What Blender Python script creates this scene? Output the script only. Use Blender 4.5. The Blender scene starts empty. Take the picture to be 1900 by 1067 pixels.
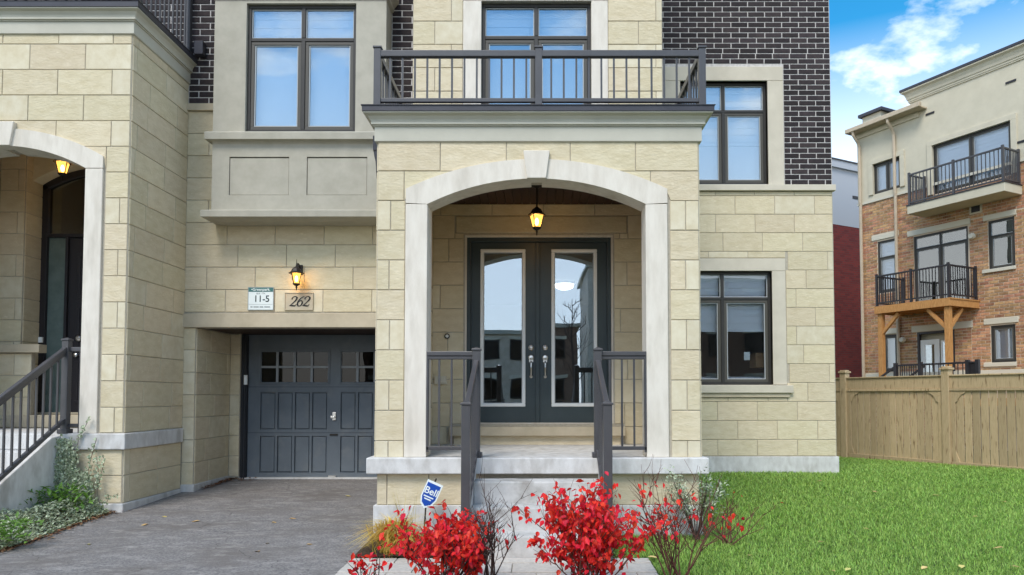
import bpy, math, random
import numpy as np
from mathutils import Vector, Matrix
random.seed(7); rng = np.random.default_rng(7)
S = bpy.context.scene
COL = S.collection

# ------------------------------------------------------------------ camera
F, CX, CY, TH, EYE = 1330.0, 1000.0, 681.5, math.radians(2.3), 1.45   # focal length in photo pixels, principal point
cam = bpy.data.cameras.new('camera'); co = bpy.data.objects.new('camera', cam); COL.objects.link(co)
co.location = (0, 0, EYE); co.rotation_euler = (math.radians(90) + TH, 0, 0)
cam.sensor_width = 36; cam.lens = F / 1900 * 36
cam.shift_x = -(CX - 950) / 1900; cam.shift_y = (CY - 533.5) / 1900
cam.clip_start = 0.05; cam.clip_end = 2000
S.camera = co

# ------------------------------------------------------------------ sky, sun, exposure
SUN_EL, SUN_AZ = math.radians(52), math.radians(-160)      # azimuth clockwise from +Y
wd = bpy.data.worlds.new('World'); S.world = wd; wd.use_nodes = True
nt = wd.node_tree; nt.nodes.clear()
def N(t, typ, **kw):
    n = t.nodes.new(typ)
    for k, v in kw.items(): setattr(n, k, v)
    return n
sky = N(nt, 'ShaderNodeTexSky', sky_type='NISHITA', sun_disc=False, sun_elevation=SUN_EL, sun_rotation=SUN_AZ,
        altitude=0, air_density=1.0, dust_density=0.6, ozone_density=2.5)
geo = N(nt, 'ShaderNodeTexCoord')
sep = N(nt, 'ShaderNodeSeparateXYZ'); nt.links.new(geo.outputs['Generated'], sep.inputs[0])
zz = N(nt, 'ShaderNodeMath', operation='MAXIMUM'); nt.links.new(sep.outputs[2], zz.inputs[0]); zz.inputs[1].default_value = 0.0
za = N(nt, 'ShaderNodeMath', operation='ADD'); nt.links.new(zz.outputs[0], za.inputs[0]); za.inputs[1].default_value = 0.25
dv = N(nt, 'ShaderNodeVectorMath', operation='DIVIDE'); nt.links.new(geo.outputs['Generated'], dv.inputs[0])
cb = N(nt, 'ShaderNodeCombineXYZ')
for i in range(3): nt.links.new(za.outputs[0], cb.inputs[i])
nt.links.new(cb.outputs[0], dv.inputs[1])
mp = N(nt, 'ShaderNodeMapping'); nt.links.new(dv.outputs[0], mp.inputs[0])
mp.inputs['Location'].default_value = (3.41, 0.24, 0.0); mp.inputs['Scale'].default_value = (1.0, 1.0, 0.3)
nz = N(nt, 'ShaderNodeTexNoise'); nt.links.new(mp.outputs[0], nz.inputs['Vector'])
nz.inputs['Scale'].default_value = 4.2; nz.inputs['Detail'].default_value = 9; nz.inputs['Roughness'].default_value = 0.56; nz.inputs['Distortion'].default_value = 0.15
cr = N(nt, 'ShaderNodeValToRGB'); nt.links.new(nz.outputs[0], cr.inputs[0])
cr.color_ramp.elements[0].position = 0.5; cr.color_ramp.elements[0].color = (0, 0, 0, 1)
cr.color_ramp.elements[1].position = 0.72; cr.color_ramp.elements[1].color = (1, 1, 1, 1)
# haze near the horizon, the same all round
hz = N(nt, 'ShaderNodeMapRange'); nt.links.new(zz.outputs[0], hz.inputs[0])
hz.inputs[1].default_value = 0.20; hz.inputs[2].default_value = 0.44; hz.inputs[3].default_value = 0.85; hz.inputs[4].default_value = 0.0
mxm = N(nt, 'ShaderNodeMath', operation='MAXIMUM'); nt.links.new(cr.outputs[0], mxm.inputs[0]); nt.links.new(hz.outputs[0], mxm.inputs[1])
hsv = N(nt, 'ShaderNodeHueSaturation'); nt.links.new(sky.outputs[0], hsv.inputs['Color'])
hsv.inputs['Hue'].default_value = 0.485; hsv.inputs['Saturation'].default_value = 1.42; hsv.inputs['Value'].default_value = 0.55
mix = N(nt, 'ShaderNodeMix', data_type='RGBA'); nt.links.new(mxm.outputs[0], mix.inputs[0])
nt.links.new(hsv.outputs[0], mix.inputs[6]); mix.inputs[7].default_value = (4.3, 4.25, 4.25, 1)
bg = N(nt, 'ShaderNodeBackground'); nt.links.new(mix.outputs[2], bg.inputs[0]); bg.inputs[1].default_value = 0.15
ow = N(nt, 'ShaderNodeOutputWorld'); nt.links.new(bg.outputs[0], ow.inputs[0])

sl = bpy.data.lights.new('sun', 'SUN'); so = bpy.data.objects.new('sun', sl); COL.objects.link(so)
sl.energy = 0.95; sl.angle = math.radians(24); sl.color = (1.0, 0.94, 0.85)
sd = Vector((math.sin(SUN_AZ) * math.cos(SUN_EL), math.cos(SUN_AZ) * math.cos(SUN_EL), math.sin(SUN_EL)))
so.rotation_euler = sd.to_track_quat('Z', 'Y').to_euler(); so.location = (-8, -12, 20)

S.view_settings.view_transform = 'Standard'; S.view_settings.look = 'None'
S.view_settings.exposure = 1.6; S.view_settings.gamma = 1.0
S.render.engine = 'CYCLES'
S.cycles.use_denoising = True
S.cycles.max_bounces = 8; S.cycles.transparent_max_bounces = 12
S.cycles.sample_clamp_indirect = 8

# ------------------------------------------------------------------ helpers
ct, st = math.cos(TH), math.sin(TH)
def W(px, py, Y):
    """photo pixel seen on the vertical plane at distance Y -> world x, z"""
    dx, dy = (px - CX) / F, (CY - py) / F
    t = Y / (ct - dy * st)
    return dx * t, EYE + (st + dy * ct) * t
def WX(px, Y, py=533): return W(px, py, Y)[0]
def WZ(py, Y): return W(CX, py, Y)[1]
def R(px0, py0, px1, py1, Y):
    m = (py0 + py1) / 2
    return WX(px0, Y, m), WX(px1, Y, m), WZ(py1, Y), WZ(py0, Y)
def lin(c): c /= 255.0; return c / 12.92 if c <= .04045 else ((c + .055) / 1.055) ** 2.4
def C(r, g, b): return (lin(r), lin(g), lin(b), 1)

class MB:
    def __init__(s): s.v = []; s.f = []
    def quad(s, *p):
        n = len(s.v); s.v += [tuple(q) for q in p]; s.f.append(tuple(range(n, n + len(p)))); return s
    def box(s, x0, x1, y0, y1, z0, z1):
        n = len(s.v)
        s.v += [(x0, y0, z0), (x1, y0, z0), (x1, y1, z0), (x0, y1, z0), (x0, y0, z1), (x1, y0, z1), (x1, y1, z1), (x0, y1, z1)]
        s.f += [tuple(n + i for i in q) for q in ((0, 3, 2, 1), (4, 5, 6, 7), (0, 1, 5, 4), (1, 2, 6, 5), (2, 3, 7, 6), (3, 0, 4, 7))]
        return s
    def prism(s, poly, y0, y1):
        n = len(s.v); k = len(poly)
        s.v += [(x, y0, z) for x, z in poly] + [(x, y1, z) for x, z in poly]
        s.f.append(tuple(range(n, n + k))); s.f.append(tuple(range(n + 2 * k - 1, n + k - 1, -1)))
        for i in range(k):
            j = (i + 1) % k; s.f.append((n + i, n + k + i, n + k + j, n + j))
        return s
    def strip(s, A, B, y0, y1):
        """solid between two polylines of x,z"""
        n = len(s.v); k = len(A)
        for P, y in ((A, y0), (B, y0), (A, y1), (B, y1)): s.v += [(x, y, z) for x, z in P]
        for i in range(k - 1):
            a, b, c, d = n + i, n + k + i, n + 2 * k + i, n + 3 * k + i
            s.f += [(a, a + 1, b + 1, b), (c, d, d + 1, c + 1), (a, c, c + 1, a + 1), (b, b + 1, d + 1, d)]
        for i in (0, k - 1):
            s.f.append((n + i, n + k + i, n + 3 * k + i, n + 2 * k + i))
        return s
    def frame(s, x0, x1, z0, z1, w, y0, y1):
        s.box(x0, x1, y0, y1, z1 - w, z1); s.box(x0, x1, y0, y1, z0, z0 + w)
        s.box(x0, x0 + w, y0, y1, z0 + w, z1 - w); s.box(x1 - w, x1, y0, y1, z0 + w, z1 - w); return s
    def bar(s, p, q, w, h, up=(0, 0, 1)):
        p, q = Vector(p), Vector(q); d = (q - p).normalized(); r = d.cross(Vector(up))
        if r.length < 1e-4: r = d.cross(Vector((0, 1, 0)))
        r.normalize(); u = r.cross(d).normalized(); n = len(s.v)
        for c in (p, q):
            for a, b in ((-1, -1), (1, -1), (1, 1), (-1, 1)): s.v.append(tuple(c + r * a * w / 2 + u * b * h / 2))
        s.f += [(n, n + 1, n + 2, n + 3), (n + 7, n + 6, n + 5, n + 4)] + [(n + i, n + 4 + i, n + 4 + (i + 1) % 4, n + (i + 1) % 4) for i in range(4)]
        return s
    def tube(s, pts, rad, n=8, cap=True):
        pts = [Vector(p) for p in pts]; k = len(pts)
        if not hasattr(rad, '__len__'): rad = [rad] * k
        base = len(s.v); ref = Vector((0.31, 0.17, 0.93))
        for i, p in enumerate(pts):
            d = (pts[min(i + 1, k - 1)] - pts[max(i - 1, 0)])
            d = d.normalized() if d.length > 1e-9 else Vector((0, 0, 1))
            a = d.cross(ref)
            if a.length < 1e-3: a = d.cross(Vector((1, 0, 0)))
            a.normalize(); b = d.cross(a)
            for j in range(n):
                t = 2 * math.pi * j / n; s.v.append(tuple(p + (a * math.cos(t) + b * math.sin(t)) * rad[i]))
        for i in range(k - 1):
            for j in range(n):
                s.f.append((base + i * n + j, base + i * n + (j + 1) % n, base + (i + 1) * n + (j + 1) % n, base + (i + 1) * n + j))
        if cap: s.f.append(tuple(base + j for j in range(n))); s.f.append(tuple(base + (k - 1) * n + j for j in range(n)))
        return s
    def lathe(s, prof, c, n=12, ph=0, axis='z'):
        base = len(s.v)
        for r, h in prof:
            for j in range(n):
                t = ph + 2 * math.pi * j / n
                if axis == 'z': s.v.append((c[0] + r * math.cos(t), c[1] + r * math.sin(t), c[2] + h))
                else: s.v.append((c[0] + r * math.cos(t), c[1] + h, c[2] + r * math.sin(t)))
        for i in range(len(prof) - 1):
            for j in range(n):
                s.f.append((base + i * n + j, base + i * n + (j + 1) % n, base + (i + 1) * n + (j + 1) % n, base + (i + 1) * n + j))
        s.f.append(tuple(base + j for j in range(n))); s.f.append(tuple(base + (len(prof) - 1) * n + j for j in range(n)))
        return s
    def mesh(s, name, mat):
        m = bpy.data.meshes.new(name); m.from_pydata(s.v, [], s.f)
        if mat: m.materials.append(mat)
        m.update(); return m
    def build(s, name, mat, parent=None, bevel=0, smooth=False):
        m = s.mesh(name, mat)
        if smooth: m.polygons.foreach_set('use_smooth', [True] * len(m.polygons))
        return link(name, m, parent, bevel)
WORLD = {}
def link(name, data, parent=None, bevel=0, loc=None, rot=None):
    o = bpy.data.objects.new(name, data); COL.objects.link(o)
    if loc is not None: o.location = loc
    if rot is not None: o.rotation_euler = (0, 0, rot)
    if parent is not None:
        o.parent = parent
        if parent.name in WORLD: o.matrix_parent_inverse = WORLD[parent.name]
    if bevel:
        b = o.modifiers.new('bevel', 'BEVEL'); b.width = bevel; b.segments = 2; b.limit_method = 'ANGLE'; b.angle_limit = 0.6
    return o
def tag(o, label=None, cat=None, group=None, kind=None):
    for k, v in (('label', label), ('category', cat), ('group', group), ('kind', kind)):
        if v: o[k] = v
    return o
def empty(name, loc, rz=0, local=False):
    """an Empty at a thing's base; with local=False its parts are written in world coordinates"""
    o = bpy.data.objects.new(name, None); COL.objects.link(o); o.location = loc; o.rotation_euler = (0, 0, rz)
    o.empty_display_size = 0.2
    if not local: WORLD[o.name] = Matrix.Translation(-Vector(loc))
    return o
def text_mesh(body, size, mat, name, loc, rot, parent=None, shear=0, extrude=0.001, align='CENTER', sx=1.0, bold=0):
    cu = bpy.data.curves.new(name, 'FONT'); cu.body = body; cu.size = size; cu.extrude = extrude; cu.shear = shear; cu.offset = bold
    cu.align_x = align; cu.align_y = 'CENTER'
    t = bpy.data.objects.new(name, cu); COL.objects.link(t)
    bpy.context.view_layer.update()
    dg = bpy.context.evaluated_depsgraph_get()
    m = bpy.data.meshes.new_from_object(t.evaluated_get(dg)); bpy.data.objects.remove(t); bpy.data.curves.remove(cu)
    m.materials.clear(); m.materials.append(mat)
    o = link(name, m, parent); o.location = loc; o.rotation_euler = rot; o.scale = (sx, 1, 1)
    return o

# ------------------------------------------------------------------ materials
def pmat(name, c1, c2=None, rough=.8, ns=6, namt=1.0, bump=.15, bs=60, rnd=0, rnd_h=0, metal=0, spec=.4, stretch=(1, 1, 1), bdist=.01, lo=.35, hi=.65, c3=None, c3s=1.2, c3lo=.55, c3hi=.75, island=False, transl=0):
    m = bpy.data.materials.new(name); m.use_nodes = True; t = m.node_tree; t.nodes.clear()
    out = N(t, 'ShaderNodeOutputMaterial'); p = N(t, 'ShaderNodeBsdfPrincipled'); t.links.new(p.outputs[0], out.inputs[0])
    p.inputs['Roughness'].default_value = rough; p.inputs['Metallic'].default_value = metal; p.inputs['Specular IOR Level'].default_value = spec
    g = N(t, 'ShaderNodeNewGeometry'); mpn = N(t, 'ShaderNodeMapping'); t.links.new(g.outputs['Position'], mpn.inputs[0]); mpn.inputs['Scale'].default_value = stretch
    oi = N(t, 'ShaderNodeObjectInfo')
    rv = g.outputs['Random Per Island'] if island else oi.outputs['Random']
    if rnd:                                                  # every piece its own patch of the pattern
        ml = N(t, 'ShaderNodeMath', operation='MULTIPLY'); t.links.new(rv, ml.inputs[0]); ml.inputs[1].default_value = 37.0
        t.links.new(ml.outputs[0], mpn.inputs['Location'])
    col = None
    if c2 is None: c2 = c1
    n1 = N(t, 'ShaderNodeTexNoise'); t.links.new(mpn.outputs[0], n1.inputs['Vector']); n1.inputs['Scale'].default_value = ns; n1.inputs['Detail'].default_value = 6; n1.inputs['Roughness'].default_value = .6
    mr = N(t, 'ShaderNodeMapRange'); t.links.new(n1.outputs[0], mr.inputs[0]); mr.inputs[1].default_value = lo; mr.inputs[2].default_value = hi
    mx = N(t, 'ShaderNodeMix', data_type='RGBA'); t.links.new(mr.outputs[0], mx.inputs[0]); mx.inputs[6].default_value = c1; mx.inputs[7].default_value = c2
    col = mx.outputs[2]
    if c3 is not None:
        n3 = N(t, 'ShaderNodeTexNoise'); t.links.new(mpn.outputs[0], n3.inputs['Vector']); n3.inputs['Scale'].default_value = c3s; n3.inputs['Detail'].default_value = 5
        m3 = N(t, 'ShaderNodeMapRange'); t.links.new(n3.outputs[0], m3.inputs[0]); m3.inputs[1].default_value = c3lo; m3.inputs[2].default_value = c3hi
        x3 = N(t, 'ShaderNodeMix', data_type='RGBA'); t.links.new(m3.outputs[0], x3.inputs[0]); t.links.new(col, x3.inputs[6]); x3.inputs[7].default_value = c3
        col = x3.outputs[2]
    if rnd or rnd_h:
        h = N(t, 'ShaderNodeHueSaturation'); t.links.new(col, h.inputs['Color'])
        mv = N(t, 'ShaderNodeMapRange'); t.links.new(rv, mv.inputs[0]); mv.inputs[3].default_value = 1 - rnd; mv.inputs[4].default_value = 1 + rnd; t.links.new(mv.outputs[0], h.inputs['Value'])
        if rnd_h:
            w = N(t, 'ShaderNodeTexWhiteNoise', noise_dimensions='1D'); t.links.new(rv, w.inputs['W'])
            mh = N(t, 'ShaderNodeMapRange'); t.links.new(w.outputs[0], mh.inputs[0]); mh.inputs[3].default_value = .5 - rnd_h; mh.inputs[4].default_value = .5 + rnd_h; t.links.new(mh.outputs[0], h.inputs['Hue'])
        col = h.outputs[0]
    t.links.new(col, p.inputs['Base Color'])
    if bump:
        n2 = N(t, 'ShaderNodeTexNoise'); t.links.new(mpn.outputs[0], n2.inputs['Vector']); n2.inputs['Scale'].default_value = bs; n2.inputs['Detail'].default_value = 5
        b = N(t, 'ShaderNodeBump'); b.inputs['Strength'].default_value = bump; b.inputs['Distance'].default_value = bdist
        t.links.new(n2.outputs[0], b.inputs['Height']); t.links.new(b.outputs[0], p.inputs['Normal'])
    if transl:
        tr = N(t, 'ShaderNodeBsdfTranslucent'); t.links.new(col, tr.inputs[0]); ms = N(t, 'ShaderNodeMixShader'); ms.inputs[0].default_value = transl
        t.links.new(p.outputs[0], ms.inputs[1]); t.links.new(tr.outputs[0], ms.inputs[2]); t.links.new(ms.outputs[0], out.inputs[0])
    return m
def glass(name, r0, tint=(1, 1, 1, 1), bump=.02, through=(.8, .85, .88, 1)):
    m = bpy.data.materials.new(name); m.use_nodes = True; t = m.node_tree; t.nodes.clear()
    out = N(t, 'ShaderNodeOutputMaterial'); gl = N(t, 'ShaderNodeBsdfGlossy'); gl.inputs['Roughness'].default_value = 0.0; gl.inputs['Color'].default_value = tint
    tr = N(t, 'ShaderNodeBsdfTransparent'); tr.inputs[0].default_value = through
    lw = N(t, 'ShaderNodeLayerWeight'); lw.inputs[0].default_value = .3
    mr = N(t, 'ShaderNodeMapRange'); t.links.new(lw.outputs['Fresnel'], mr.inputs[0]); mr.inputs[1].default_value = 0.02; mr.inputs[2].default_value = 1; mr.inputs[3].default_value = r0; mr.inputs[4].default_value = 1
    ms = N(t, 'ShaderNodeMixShader'); t.links.new(mr.outputs[0], ms.inputs[0]); t.links.new(tr.outputs[0], ms.inputs[1]); t.links.new(gl.outputs[0], ms.inputs[2]); t.links.new(ms.outputs[0], out.inputs[0])
    g = N(t, 'ShaderNodeNewGeometry'); n2 = N(t, 'ShaderNodeTexNoise'); t.links.new(g.outputs['Position'], n2.inputs['Vector']); n2.inputs['Scale'].default_value = 2.2; n2.inputs['Detail'].default_value = 1
    b = N(t, 'ShaderNodeBump'); b.inputs['Strength'].default_value = bump; b.inputs['Distance'].default_value = .05; t.links.new(n2.outputs[0], b.inputs['Height']); t.links.new(b.outputs[0], gl.inputs['Normal'])
    return m
def emit(name, col, s, clear=.0):
    m = bpy.data.materials.new(name); m.use_nodes = True; t = m.node_tree; t.nodes.clear()
    out = N(t, 'ShaderNodeOutputMaterial'); e = N(t, 'ShaderNodeEmission'); e.inputs[0].default_value = col; e.inputs[1].default_value = s
    if clear:
        tr = N(t, 'ShaderNodeBsdfTransparent'); ad = N(t, 'ShaderNodeAddShader'); tr.inputs[0].default_value = (clear, clear * .8, clear * .45, 1)
        t.links.new(e.outputs[0], ad.inputs[0]); t.links.new(tr.outputs[0], ad.inputs[1]); t.links.new(ad.outputs[0], out.inputs[0])
    else: t.links.new(e.outputs[0], out.inputs[0])
    return m
def brick_tex(name, c1, c2, mortar, scale=1.0, rot=0):
    m = bpy.data.materials.new(name); m.use_nodes = True; t = m.node_tree; p = t.nodes['Principled BSDF']
    tc = N(t, 'ShaderNodeTexCoord'); mpn = N(t, 'ShaderNodeMapping'); t.links.new(tc.outputs['Object'], mpn.inputs[0]); mpn.inputs['Rotation'].default_value = (math.radians(90), 0, 0)
    b = N(t, 'ShaderNodeTexBrick'); t.links.new(mpn.outputs[0], b.inputs['Vector']); b.inputs['Color1'].default_value = c1; b.inputs['Color2'].default_value = c2; b.inputs['Mortar'].default_value = mortar
    b.inputs['Scale'].default_value = 1.0; b.inputs['Brick Width'].default_value = .267; b.inputs['Row Height'].default_value = .089; b.inputs['Mortar Size'].default_value = .008
    t.links.new(b.outputs[0], p.inputs['Base Color']); p.inputs['Roughness'].default_value = .9
    return m
M = {}
M['stone'] = pmat('cream_stone', C(211, 199, 170), C(197, 183, 150), rough=.9, ns=7, stretch=(1, 1, 2.2), bump=.6, bs=20, rnd=.05, rnd_h=.006, bdist=.010, lo=.38, hi=.72, c3=C(222, 211, 184), c3s=14, c3lo=.55, c3hi=.8)
M['stone_pale'] = pmat('pale_stone', C(216, 207, 182), C(204, 192, 162), rough=.9, ns=7, bump=.25, bs=30, rnd=.05)
M['mortar'] = pmat('grey_mortar', C(170, 162, 146), C(184, 176, 160), rough=.95, ns=30, bump=.3, bs=120)
M['trim'] = pmat('limestone_trim', C(224, 217, 204), C(212, 204, 190), rough=.88, ns=5, bump=.35, bs=70, c3=C(190, 182, 167), c3s=2.6, c3lo=.54, c3hi=.8, bdist=.005, stretch=(2.2, 2.2, .6))
M['trim3'] = pmat('buff_surround', C(208, 200, 182), C(196, 188, 170), rough=.85, ns=3, bump=.12, bs=90, bdist=.004)
M['trim2'] = pmat('buff_lintel', C(196, 184, 160), C(180, 168, 144), rough=.85, ns=4, bump=.12, bs=90, bdist=.004)
M['concrete'] = pmat('concrete', C(212, 211, 208), C(190, 188, 184), rough=.9, ns=6, bump=.35, bs=90, c3=C(168, 164, 157), c3s=3.0, c3lo=.52, c3hi=.82, bdist=.005, stretch=(1.6, 1.6, .8))
M['step'] = pmat('worn_step_concrete', C(200, 198, 194), C(176, 174, 169), rough=.92, ns=7, bump=.4, bs=80, c3=C(128, 122, 114), c3s=3.5, c3lo=.52, c3hi=.8, bdist=.005)
M['stucco'] = pmat('grey_stucco', C(180, 175, 160), C(168, 163, 148), rough=.95, ns=5, bump=.3, bs=220, bdist=.003)
M['cornice'] = pmat('painted_cornice', C(190, 187, 172), C(182, 179, 164), rough=.7, ns=3, bump=.05, bs=80)
M['flash'] = pmat('dark_flashing', C(48, 47, 54), C(58, 57, 64), rough=.45, ns=4, bump=.05, bs=30, spec=.5)
M['brick'] = pmat('dark_brick', C(56, 47, 48), C(42, 36, 38), rough=.85, ns=22, bump=.6, bs=60, rnd=.42, rnd_h=.025, bdist=.008)
M['bmortar'] = pmat('white_mortar', C(206, 202, 198), C(184, 180, 176), rough=.95, ns=20, bump=.2, bs=120)
M['metal'] = pmat('brown_grey_rail_paint', C(76, 75, 77), C(69, 68, 70), rough=.38, ns=4, bump=.03, bs=60, spec=.5)
M['metal_dk'] = pmat('black_rail_paint', C(42, 40, 44), rough=.45, bump=0)
M['frame'] = pmat('dark_window_frame', C(52, 50, 46), C(46, 44, 41), rough=.5, bump=.02)
M['sash'] = pmat('brown_grey_sash', C(78, 75, 68), rough=.5, bump=.02)
M['bead'] = pmat('light_glazing_bead', C(176, 180, 180), rough=.5, bump=0)
M['pane'] = glass('window_glass', .2, tint=(.8, .91, 1, 1), bump=.012, through=(.94, .97, .98, 1))
M['pane_clear'] = glass('clear_glass', .07, tint=(.85, .93, 1, 1), bump=.012, through=(.97, .98, .99, 1))
M['pane_door'] = glass('door_glass', .28, tint=(.74, .87, 1, 1), bump=.014)
M['pane_mid'] = glass('grey_glass', .14, bump=.03, through=(.5, .54, .52, 1))
M['street'] = pmat('street_stone', C(206, 196, 180), C(186, 174, 156), rough=.9, ns=3, bump=0)
M['street2'] = pmat('street_brick', C(146, 120, 102), C(124, 100, 86), rough=.9, ns=3, bump=0)
M['pane_dark'] = glass('dark_glass', .012, bump=.03, through=(.22, .24, .25, 1))
M['frost'] = pmat('frosted_glass', C(112, 128, 124), C(96, 112, 108), rough=.15, ns=5, bump=.1, bs=30)
M['blind'] = pmat('white_blind', C(228, 232, 236), rough=.8, bump=0)
M['room'] = pmat('room_wall', C(150, 146, 140), rough=.9, bump=0)
M['garage'] = pmat('slate_garage_paint', C(104, 112, 119), C(95, 103, 110), rough=.45, ns=3, bump=.06, bs=120, c3=C(116, 120, 122), c3s=5, c3lo=.55, c3hi=.8)
M['muntin'] = pmat('pale_muntin', C(140, 145, 149), rough=.5, bump=0)
M['gframe'] = pmat('dark_garage_frame', C(44, 46, 50), rough=.6, bump=.02)
M['door'] = pmat('green_grey_door_paint', C(64, 75, 78), C(56, 67, 70), rough=.4, ns=2, bump=.03, bs=50)
M['white'] = pmat('white_paint', C(238, 240, 238), rough=.5, bump=0)
M['nickel'] = pmat('brushed_nickel', C(214, 212, 208), rough=.3, metal=1, bump=0)
M['bronze'] = pmat('black_bronze', C(40, 34, 30), rough=.5, bump=.05, bs=80)
M['slat'] = pmat('brown_soffit', C(66, 46, 36), C(54, 38, 30), rough=.6, ns=8, stretch=(8, 1, 1), bump=.1, rnd=.12)
M['fence'] = pmat('tan_fence_stain', C(192, 170, 134), C(178, 156, 120), rough=.8, ns=9, stretch=(5, 5, .6), bump=.25, bs=40, rnd=.15, c3=C(118, 94, 62), c3s=6, c3lo=.6, c3hi=.72)
M['cedar'] = pmat('cedar_wood', C(196, 146, 88), C(174, 122, 68), rough=.75, ns=8, stretch=(4, 4, 1), bump=.15, rnd=.05)
M['bbrick'] = pmat('brown_brick', C(196, 152, 114), C(160, 116, 84), rough=.9, ns=12, bump=.3, bs=50, rnd=.3, rnd_h=.018)
M['bbrick_i'] = pmat('brown_brick_field', C(196, 152, 114), C(160, 116, 84), rough=.9, ns=12, bump=.3, bs=50, rnd=.3, rnd_h=.018, island=True)
M['brick_i'] = pmat('dark_brick_field', C(56, 47, 48), C(42, 36, 38), rough=.85, ns=22, bump=.5, bs=70, rnd=.42, rnd_h=.025, island=True, bdist=.008)
M['bb_mortar'] = pmat('tan_mortar', C(204, 188, 166), rough=.95, bump=.1)
M['redbrick'] = brick_tex('red_brick', C(126, 44, 40), C(100, 34, 34), C(84, 60, 58))
M['cream'] = pmat('cream_stucco', C(206, 198, 176), C(198, 190, 168), rough=.95, ns=3, bump=.2, bs=150, bdist=.003)
M['greystucco'] = pmat('pale_grey_stucco', C(176, 180, 186), rough=.95, bump=.1, bs=100)
M['eave'] = pmat('tan_gutter', C(196, 180, 156), C(184, 168, 144), rough=.55, bump=0)
M['sill'] = pmat('cast_sill', C(206, 200, 182), rough=.85, bump=.1, bs=60)
M['asphalt'] = pmat('asphalt', C(148, 143, 139), C(92, 90, 90), rough=.92, ns=42, bump=.9, bs=80, bdist=.01, c3=C(110, 104, 99), c3s=1.3, c3lo=.42, c3hi=.72, lo=.34, hi=.66, stretch=(1, 1.6, 1))
M['ground'] = pmat('lawn_soil', C(52, 84, 30), C(66, 66, 38), rough=1, ns=14, bump=.5, bs=60)
M['mulch'] = pmat('mulch', C(92, 76, 58), C(60, 48, 38), rough=1, ns=40, bump=1, bs=60, bdist=.02)
M['paver'] = pmat('pale_paver', C(196, 190, 180), C(178, 172, 164), rough=.9, ns=30, bump=.2, bs=120, rnd=.06)
M['road'] = pmat('road_asphalt', C(92, 92, 94), C(80, 80, 82), rough=.9, ns=60, bump=.2)
M['grass'] = pmat('grass_blades', C(140, 180, 72), C(168, 196, 104), rough=.55, ns=.9, bump=0, rnd=.45, rnd_h=.018, island=True, transl=.35, c3=C(98, 144, 54), c3s=1.1)
M['redleaf'] = pmat('red_leaf', C(246, 54, 48), C(228, 32, 42), rough=.5, ns=25, bump=0, rnd=.22, rnd_h=.008, transl=.42)
M['redleaf_i'] = pmat('red_leaf_field', C(242, 54, 48), C(220, 32, 42), rough=.5, ns=25, bump=0, rnd=.24, rnd_h=.009, island=True, transl=.42)
M['twig'] = pmat('twig_bark', C(84, 66, 58), C(60, 46, 42), rough=.9, ns=40, bump=.2)
M['twig_red'] = pmat('reddish_twig', C(112, 72, 60), C(84, 54, 46), rough=.9, ns=40, bump=.2)
M['ivy'] = pmat('variegated_leaf', C(202, 208, 182), C(112, 136, 94), rough=.6, ns=70, bump=0, rnd=.3, rnd_h=.015, island=True, transl=.2, lo=.42, hi=.6)
M['weed'] = pmat('bright_weed', C(128, 168, 74), C(98, 140, 58), rough=.6, ns=20, bump=0, rnd=.3, island=True, transl=.3)
M['ygrass'] = pmat('yellow_grass', C(232, 204, 104), C(206, 172, 84), rough=.7, ns=10, bump=0, rnd=.3, rnd_h=.02, island=True, transl=.3)
M['dryleaf'] = pmat('dry_leaf', C(206, 190, 120), C(180, 150, 96), rough=.8, bump=0, rnd=.2, rnd_h=.03)
M['litter'] = pmat('leaf_litter', C(150, 110, 78), C(112, 80, 58), rough=.95, bump=0, rnd=.35, rnd_h=.02, island=True)
M['signwhite'] = pmat('sign_white', C(228, 236, 234), rough=.4, bump=0)
M['signgreen'] = pmat('sign_teal', C(62, 112, 108), rough=.4, bump=0)
M['ink'] = pmat('dark_ink', C(40, 54, 54), rough=.6, bump=0)
M['inkgrey'] = pmat('grey_ink', C(150, 158, 158), rough=.6, bump=0)
M['blacknum'] = pmat('black_number', C(26, 24, 24), rough=.5, bump=0)
M['blue'] = pmat('sign_blue', C(22, 74, 166), rough=.35, bump=0)
M['card'] = pmat('cardboard', C(186, 150, 112), rough=.9, bump=.05)
M['lamp'] = emit('warm_lamp_glass', (1, .5, .1, 1), .55, clear=.5)
M['bulb'] = emit('bulb', (1, .68, .28, 1), 7)
M['ledlamp'] = emit('ceiling_lamp_glow', (1, .95, .85, 1), 5)

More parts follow.
